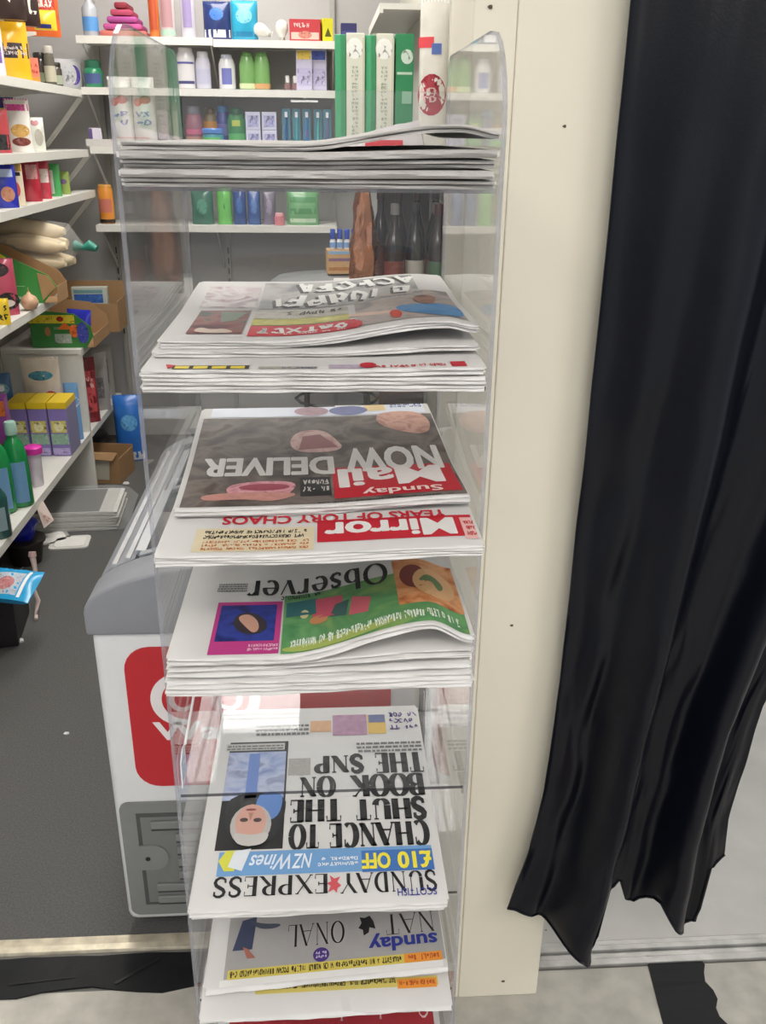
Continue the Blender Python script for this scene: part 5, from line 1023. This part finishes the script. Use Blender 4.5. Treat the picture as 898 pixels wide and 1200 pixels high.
pouch('wipes_pack', 'wide pale green pack with darker bands on the fourth back shelf', 'pack', onB(355, Z4), 0, .15, .16, .07, '7cb480', [('rect', -.06, .05, .06, .075, '5a9a64'), ('rect', -.06, .10, .06, .125, '5a9a64'), ('rect', -.06, .012, .06, .03, 'c4dcc0')], seed=60)

# ------------------------------------------------------------------ goods on the unit beside the partition
gx = lambda x, y=2.62: px(x, 120, 1, y).x
for i, (xa, xb) in enumerate(((407, 428), (442, 461))):
    wd = gx(xb)-gx(xa)
    c = carton('bread_carton', ('green and white upright carton standing first in the row on the partition shelf', 'green and white upright carton next to the plain green carton')[i], 'carton', ((gx(xa)+gx(xb))/2, 2.68, 1.4505), R(-2), wd, .295, .10, 'e0dfd0', [('ell', -.024, .235, .02, .285, 'f4f4ee'), ('txt', -.018, .242, .014, .278, '1f5a34', 2, 1), ('txt', -.010, .03, .008, .22, 'a9b0a0', 2, 20), ('rect', .019, .01, .0245, .285, 'cfcdb8')])
    MB().prism([(-wd/2-.03, -.048), (-wd/2-.015, -.056), (-wd/2-.001, -.05), (-wd/2-.001, .04), (-wd/2-.03, .04)], 2, .001, .292).obj('green_spine', M('48a070', .4), c, bevel=.002)
wd = gx(484)-gx(463); carton('bread_carton', 'plain green upright carton with pale patches beside the green and white cartons', 'carton', (gx(474), 2.68, 1.4505), 0, wd, .295, .1, '2f8a5a', [('rect', -.02, .20, .02, .206, 'b9d4c0'), ('ell', -.01, .225, .022, .26, 'cfe0d2'), ('rect', -.006, .13, .02, .16, '8fbca0')])
pouch('snack_bag', 'tall slim white packet with a dark red round print and folded top', 'snack packet', (.29, 2.59, 1.4505), R(-10), .075, .37, .04, 'dad5cc', [('ell', -.04, .10, .035, .20, 'a0303c'), ('rect', -.04, .26, .0, .285, 'd8404a'), ('rect', -.005, .245, .02, .27, '5a74b8'), ('txt', -.03, .13, .01, .17, 'd8b4b0', 2, 2)], rough=.3, seed=70, seal='f0efec')
t = thing('carrier_bag', 'slumped white plastic bag with a red print on the partition shelf', 'bag', (.135, 2.595, 1.4505), R(-8))
MB().grid(lambda a, b: ((.14-.02*b)*(2*a-1), -.03*math.sin(math.pi*a)*(1-b*.7)-.003, (.035+.055*a)*b+.006*noise.noise(Vector((a*6, b*3, 0)))*b), 16, 6).obj('front_sheet', M('dcd6da', .35, alpha=.9), t, normals=False, smooth=True)
MB().grid(lambda a, b: ((.14-.02*b)*(2*a-1), .012*math.sin(math.pi*a)*(1-b)+.001, (.035+.055*a)*b), 16, 6, flip=True).obj('back_sheet', M('dcd6da', .35, alpha=.9), t, normals=False, smooth=True)
MB().grid(lambda a, b: (-.02+.1*a, -.03*math.sin(math.pi*(.43+.36*a))*(1-.5*.7)-.009, .018+.022*b), 6, 3).obj('red_print', M('d8404c', .4), t, normals=False)
# upper back: small packs above the green cartons, on the back shelf end
pouch('sponge_pack', 'bright pink pack on the upper back shelf end', 'pack', onB(405, Z1-.005, 4.5), 0, .1, .09, .05, 'd83c94', [('rect', -.04, .03, .04, .045, 'f08cc0')], seed=71)
bpy.data.objects[[o.name for o in bpy.data.objects if o.name.startswith('sponge_pack')][-1]].location = (.12, 4.5, 1.79)
carton('filter_box', 'dark navy carton standing on the bright pink pack', 'carton', (.12, 4.5, 1.885), 0, .07, .07, .06, '2c2a60', [('rect', -.03, .02, .03, .04, '4a4a8c')])
pouch('wipes_pack', 'lime green pouch with a pale loop print beside the bright pink pack', 'pack', (.19, 4.47, 1.79), 0, .08, .1, .05, '6cb43a', [('ell', -.02, .03, .02, .07, 'c4e0a0')], seed=72)
MB().prism([(4.40, 1.7895), (4.695, 1.7895), (4.695, 1.77), (4.40, 1.77)], 0, .078, .2).obj('shelf_board', swh, BS, BO)
# lower shelf of the partition unit: foil, bottles, boxes
t = thing('foil_balloon', 'crinkled copper foil bag hanging beside the dark bottles', 'bag', (px(426, 280, 1, 2.66).x, 2.66, 1.0505))
MB().grid(lambda a, b: ((.042*(1-.25*b))*math.cos(6.2832*a)*(1+.35*noise.noise(Vector((math.cos(6.283*a)*2.2, math.sin(6.283*a)*2.2, b*5))))*(.5+.5*math.sin(math.pi*min(1, .12+b*.8))), .03*math.sin(6.2832*a)*(1+.5*noise.noise(Vector((math.cos(6.283*a)*2.2, math.sin(6.283*a)*2.2, b*5+7)))), .32*b), 28, 22).obj('foil', M('c98a6a', .16, metal=.9, var=.2, scale=15), t, smooth=True)
MB().lathe([(.02, .31), (.012, .325), (.022, .345)], 10).obj('neck', M('b8805c', .2, metal=.9), t)
for i, (x, y, c, cp, lb, lab) in enumerate(((.20, 2.66, '2a2222', '8c8a88', '7c3a34', 'dark bottle with a grey cap and red label on the partition shelf'), (.262, 2.68, '22201f', '2a2a2a', 'b8b0a4', 'black bottle with a cream label on the partition shelf'), (.325, 2.655, '332624', '5a2a28', '4a6a4c', 'brown bottle with a green label on the partition shelf'), (.325, 2.72, '26201f', '7a7a78', '8c2f34', 'black bottle with a red label nearest the partition wall'))):
    bottle('wine_bottle', lab, 'bottle', (x, y, 1.0505), 0, [(.024, 0), (.028, .005), (.028, .15), (.024, .18), (.011, .215), (.0105, .25)], c, cp, (.245, .275, .0125), (.05, .12, lb, 80), rough=.1)
for i in range(5):
    bottle('wine_bottle', 'tall dark bottle in the back row on the partition shelf', 'bottle', (.115+.055*i, 2.83, 1.0505), 0, [(.024, 0), (.026, .005), (.026, .17), (.022, .2), (.011, .24), (.0105, .28)], '2c2220', '4a2f2c', (.275, .31, .0125), (.06, .14, '6a3c38', 80), rough=.1, group='dark bottles in the back row')
for i, (x, y, c, lab) in enumerate(((.20, 2.615, '3f6a58', 'low dark green tub before the bottles on the partition shelf'), (.262, 2.625, 'c9c4b8', 'low cream tub before the bottles on the partition shelf'), (.322, 2.612, '8c8468', 'low olive tub before the bottles on the partition shelf'))):
    bottle('spread_tub', lab, 'tub', (x, y-.0, 1.0505), 0, can_prof(.026, .05), c, '4a4a48', (.05, .062, .0275), None)
t = thing('stool', 'grey rounded stool with stacked packs on it behind the freezer', 'stool', (.05, 4.15, 0))
MB().lathe([(.0, .86), (.19, .86), (.23, .875), (.235, .895), (.21, .915), (.0, .935)][1:], 28, sx=1.25).obj('seat', M('8a8c8c', .5), t, smooth=True)
for a in range(4): MB().tube([(.17*math.cos(R(45+90*a)), .13*math.sin(R(45+90*a)), .865), (.22*math.cos(R(45+90*a)), .18*math.sin(R(45+90*a)), .0)], .012, 8).obj('leg', M('5a5c5c', .4, metal=.6), t)
MB().tube([(.195*math.cos(R(30*a)), .155*math.sin(R(30*a)), .35) for a in range(13)], .007, 6).obj('foot_ring', M('5a5c5c', .4, metal=.6), t)
carton('cake_box', 'orange and cream carton standing on the grey stool', 'carton', (px(403, 290, 1, 4.05).x, 4.12, .9365), R(4), .15, .10, .11, 'd0a878', [('rect', -.07, .015, .07, .03, 'b87c4a'), ('rect', -.07, .055, .07, .068, '8c6a8c'), ('rect', -.07, .085, .07, .098, '8cb4d8')])
for i in range(4):
    bottle('milk_bottle', 'small bottle with a blue cap standing on the orange and cream carton', 'bottle', (px(403, 290, 1, 4.05).x-.047+.031*i, 4.10, 1.0385), 0, [(.011, 0), (.013, .003), (.013, .035), (.008, .045)], 'dfe2e6', '2c4cb0', (.044, .085, .0115), (.008, .03, '7ca4dc', 80), group='blue capped bottles on the carton')
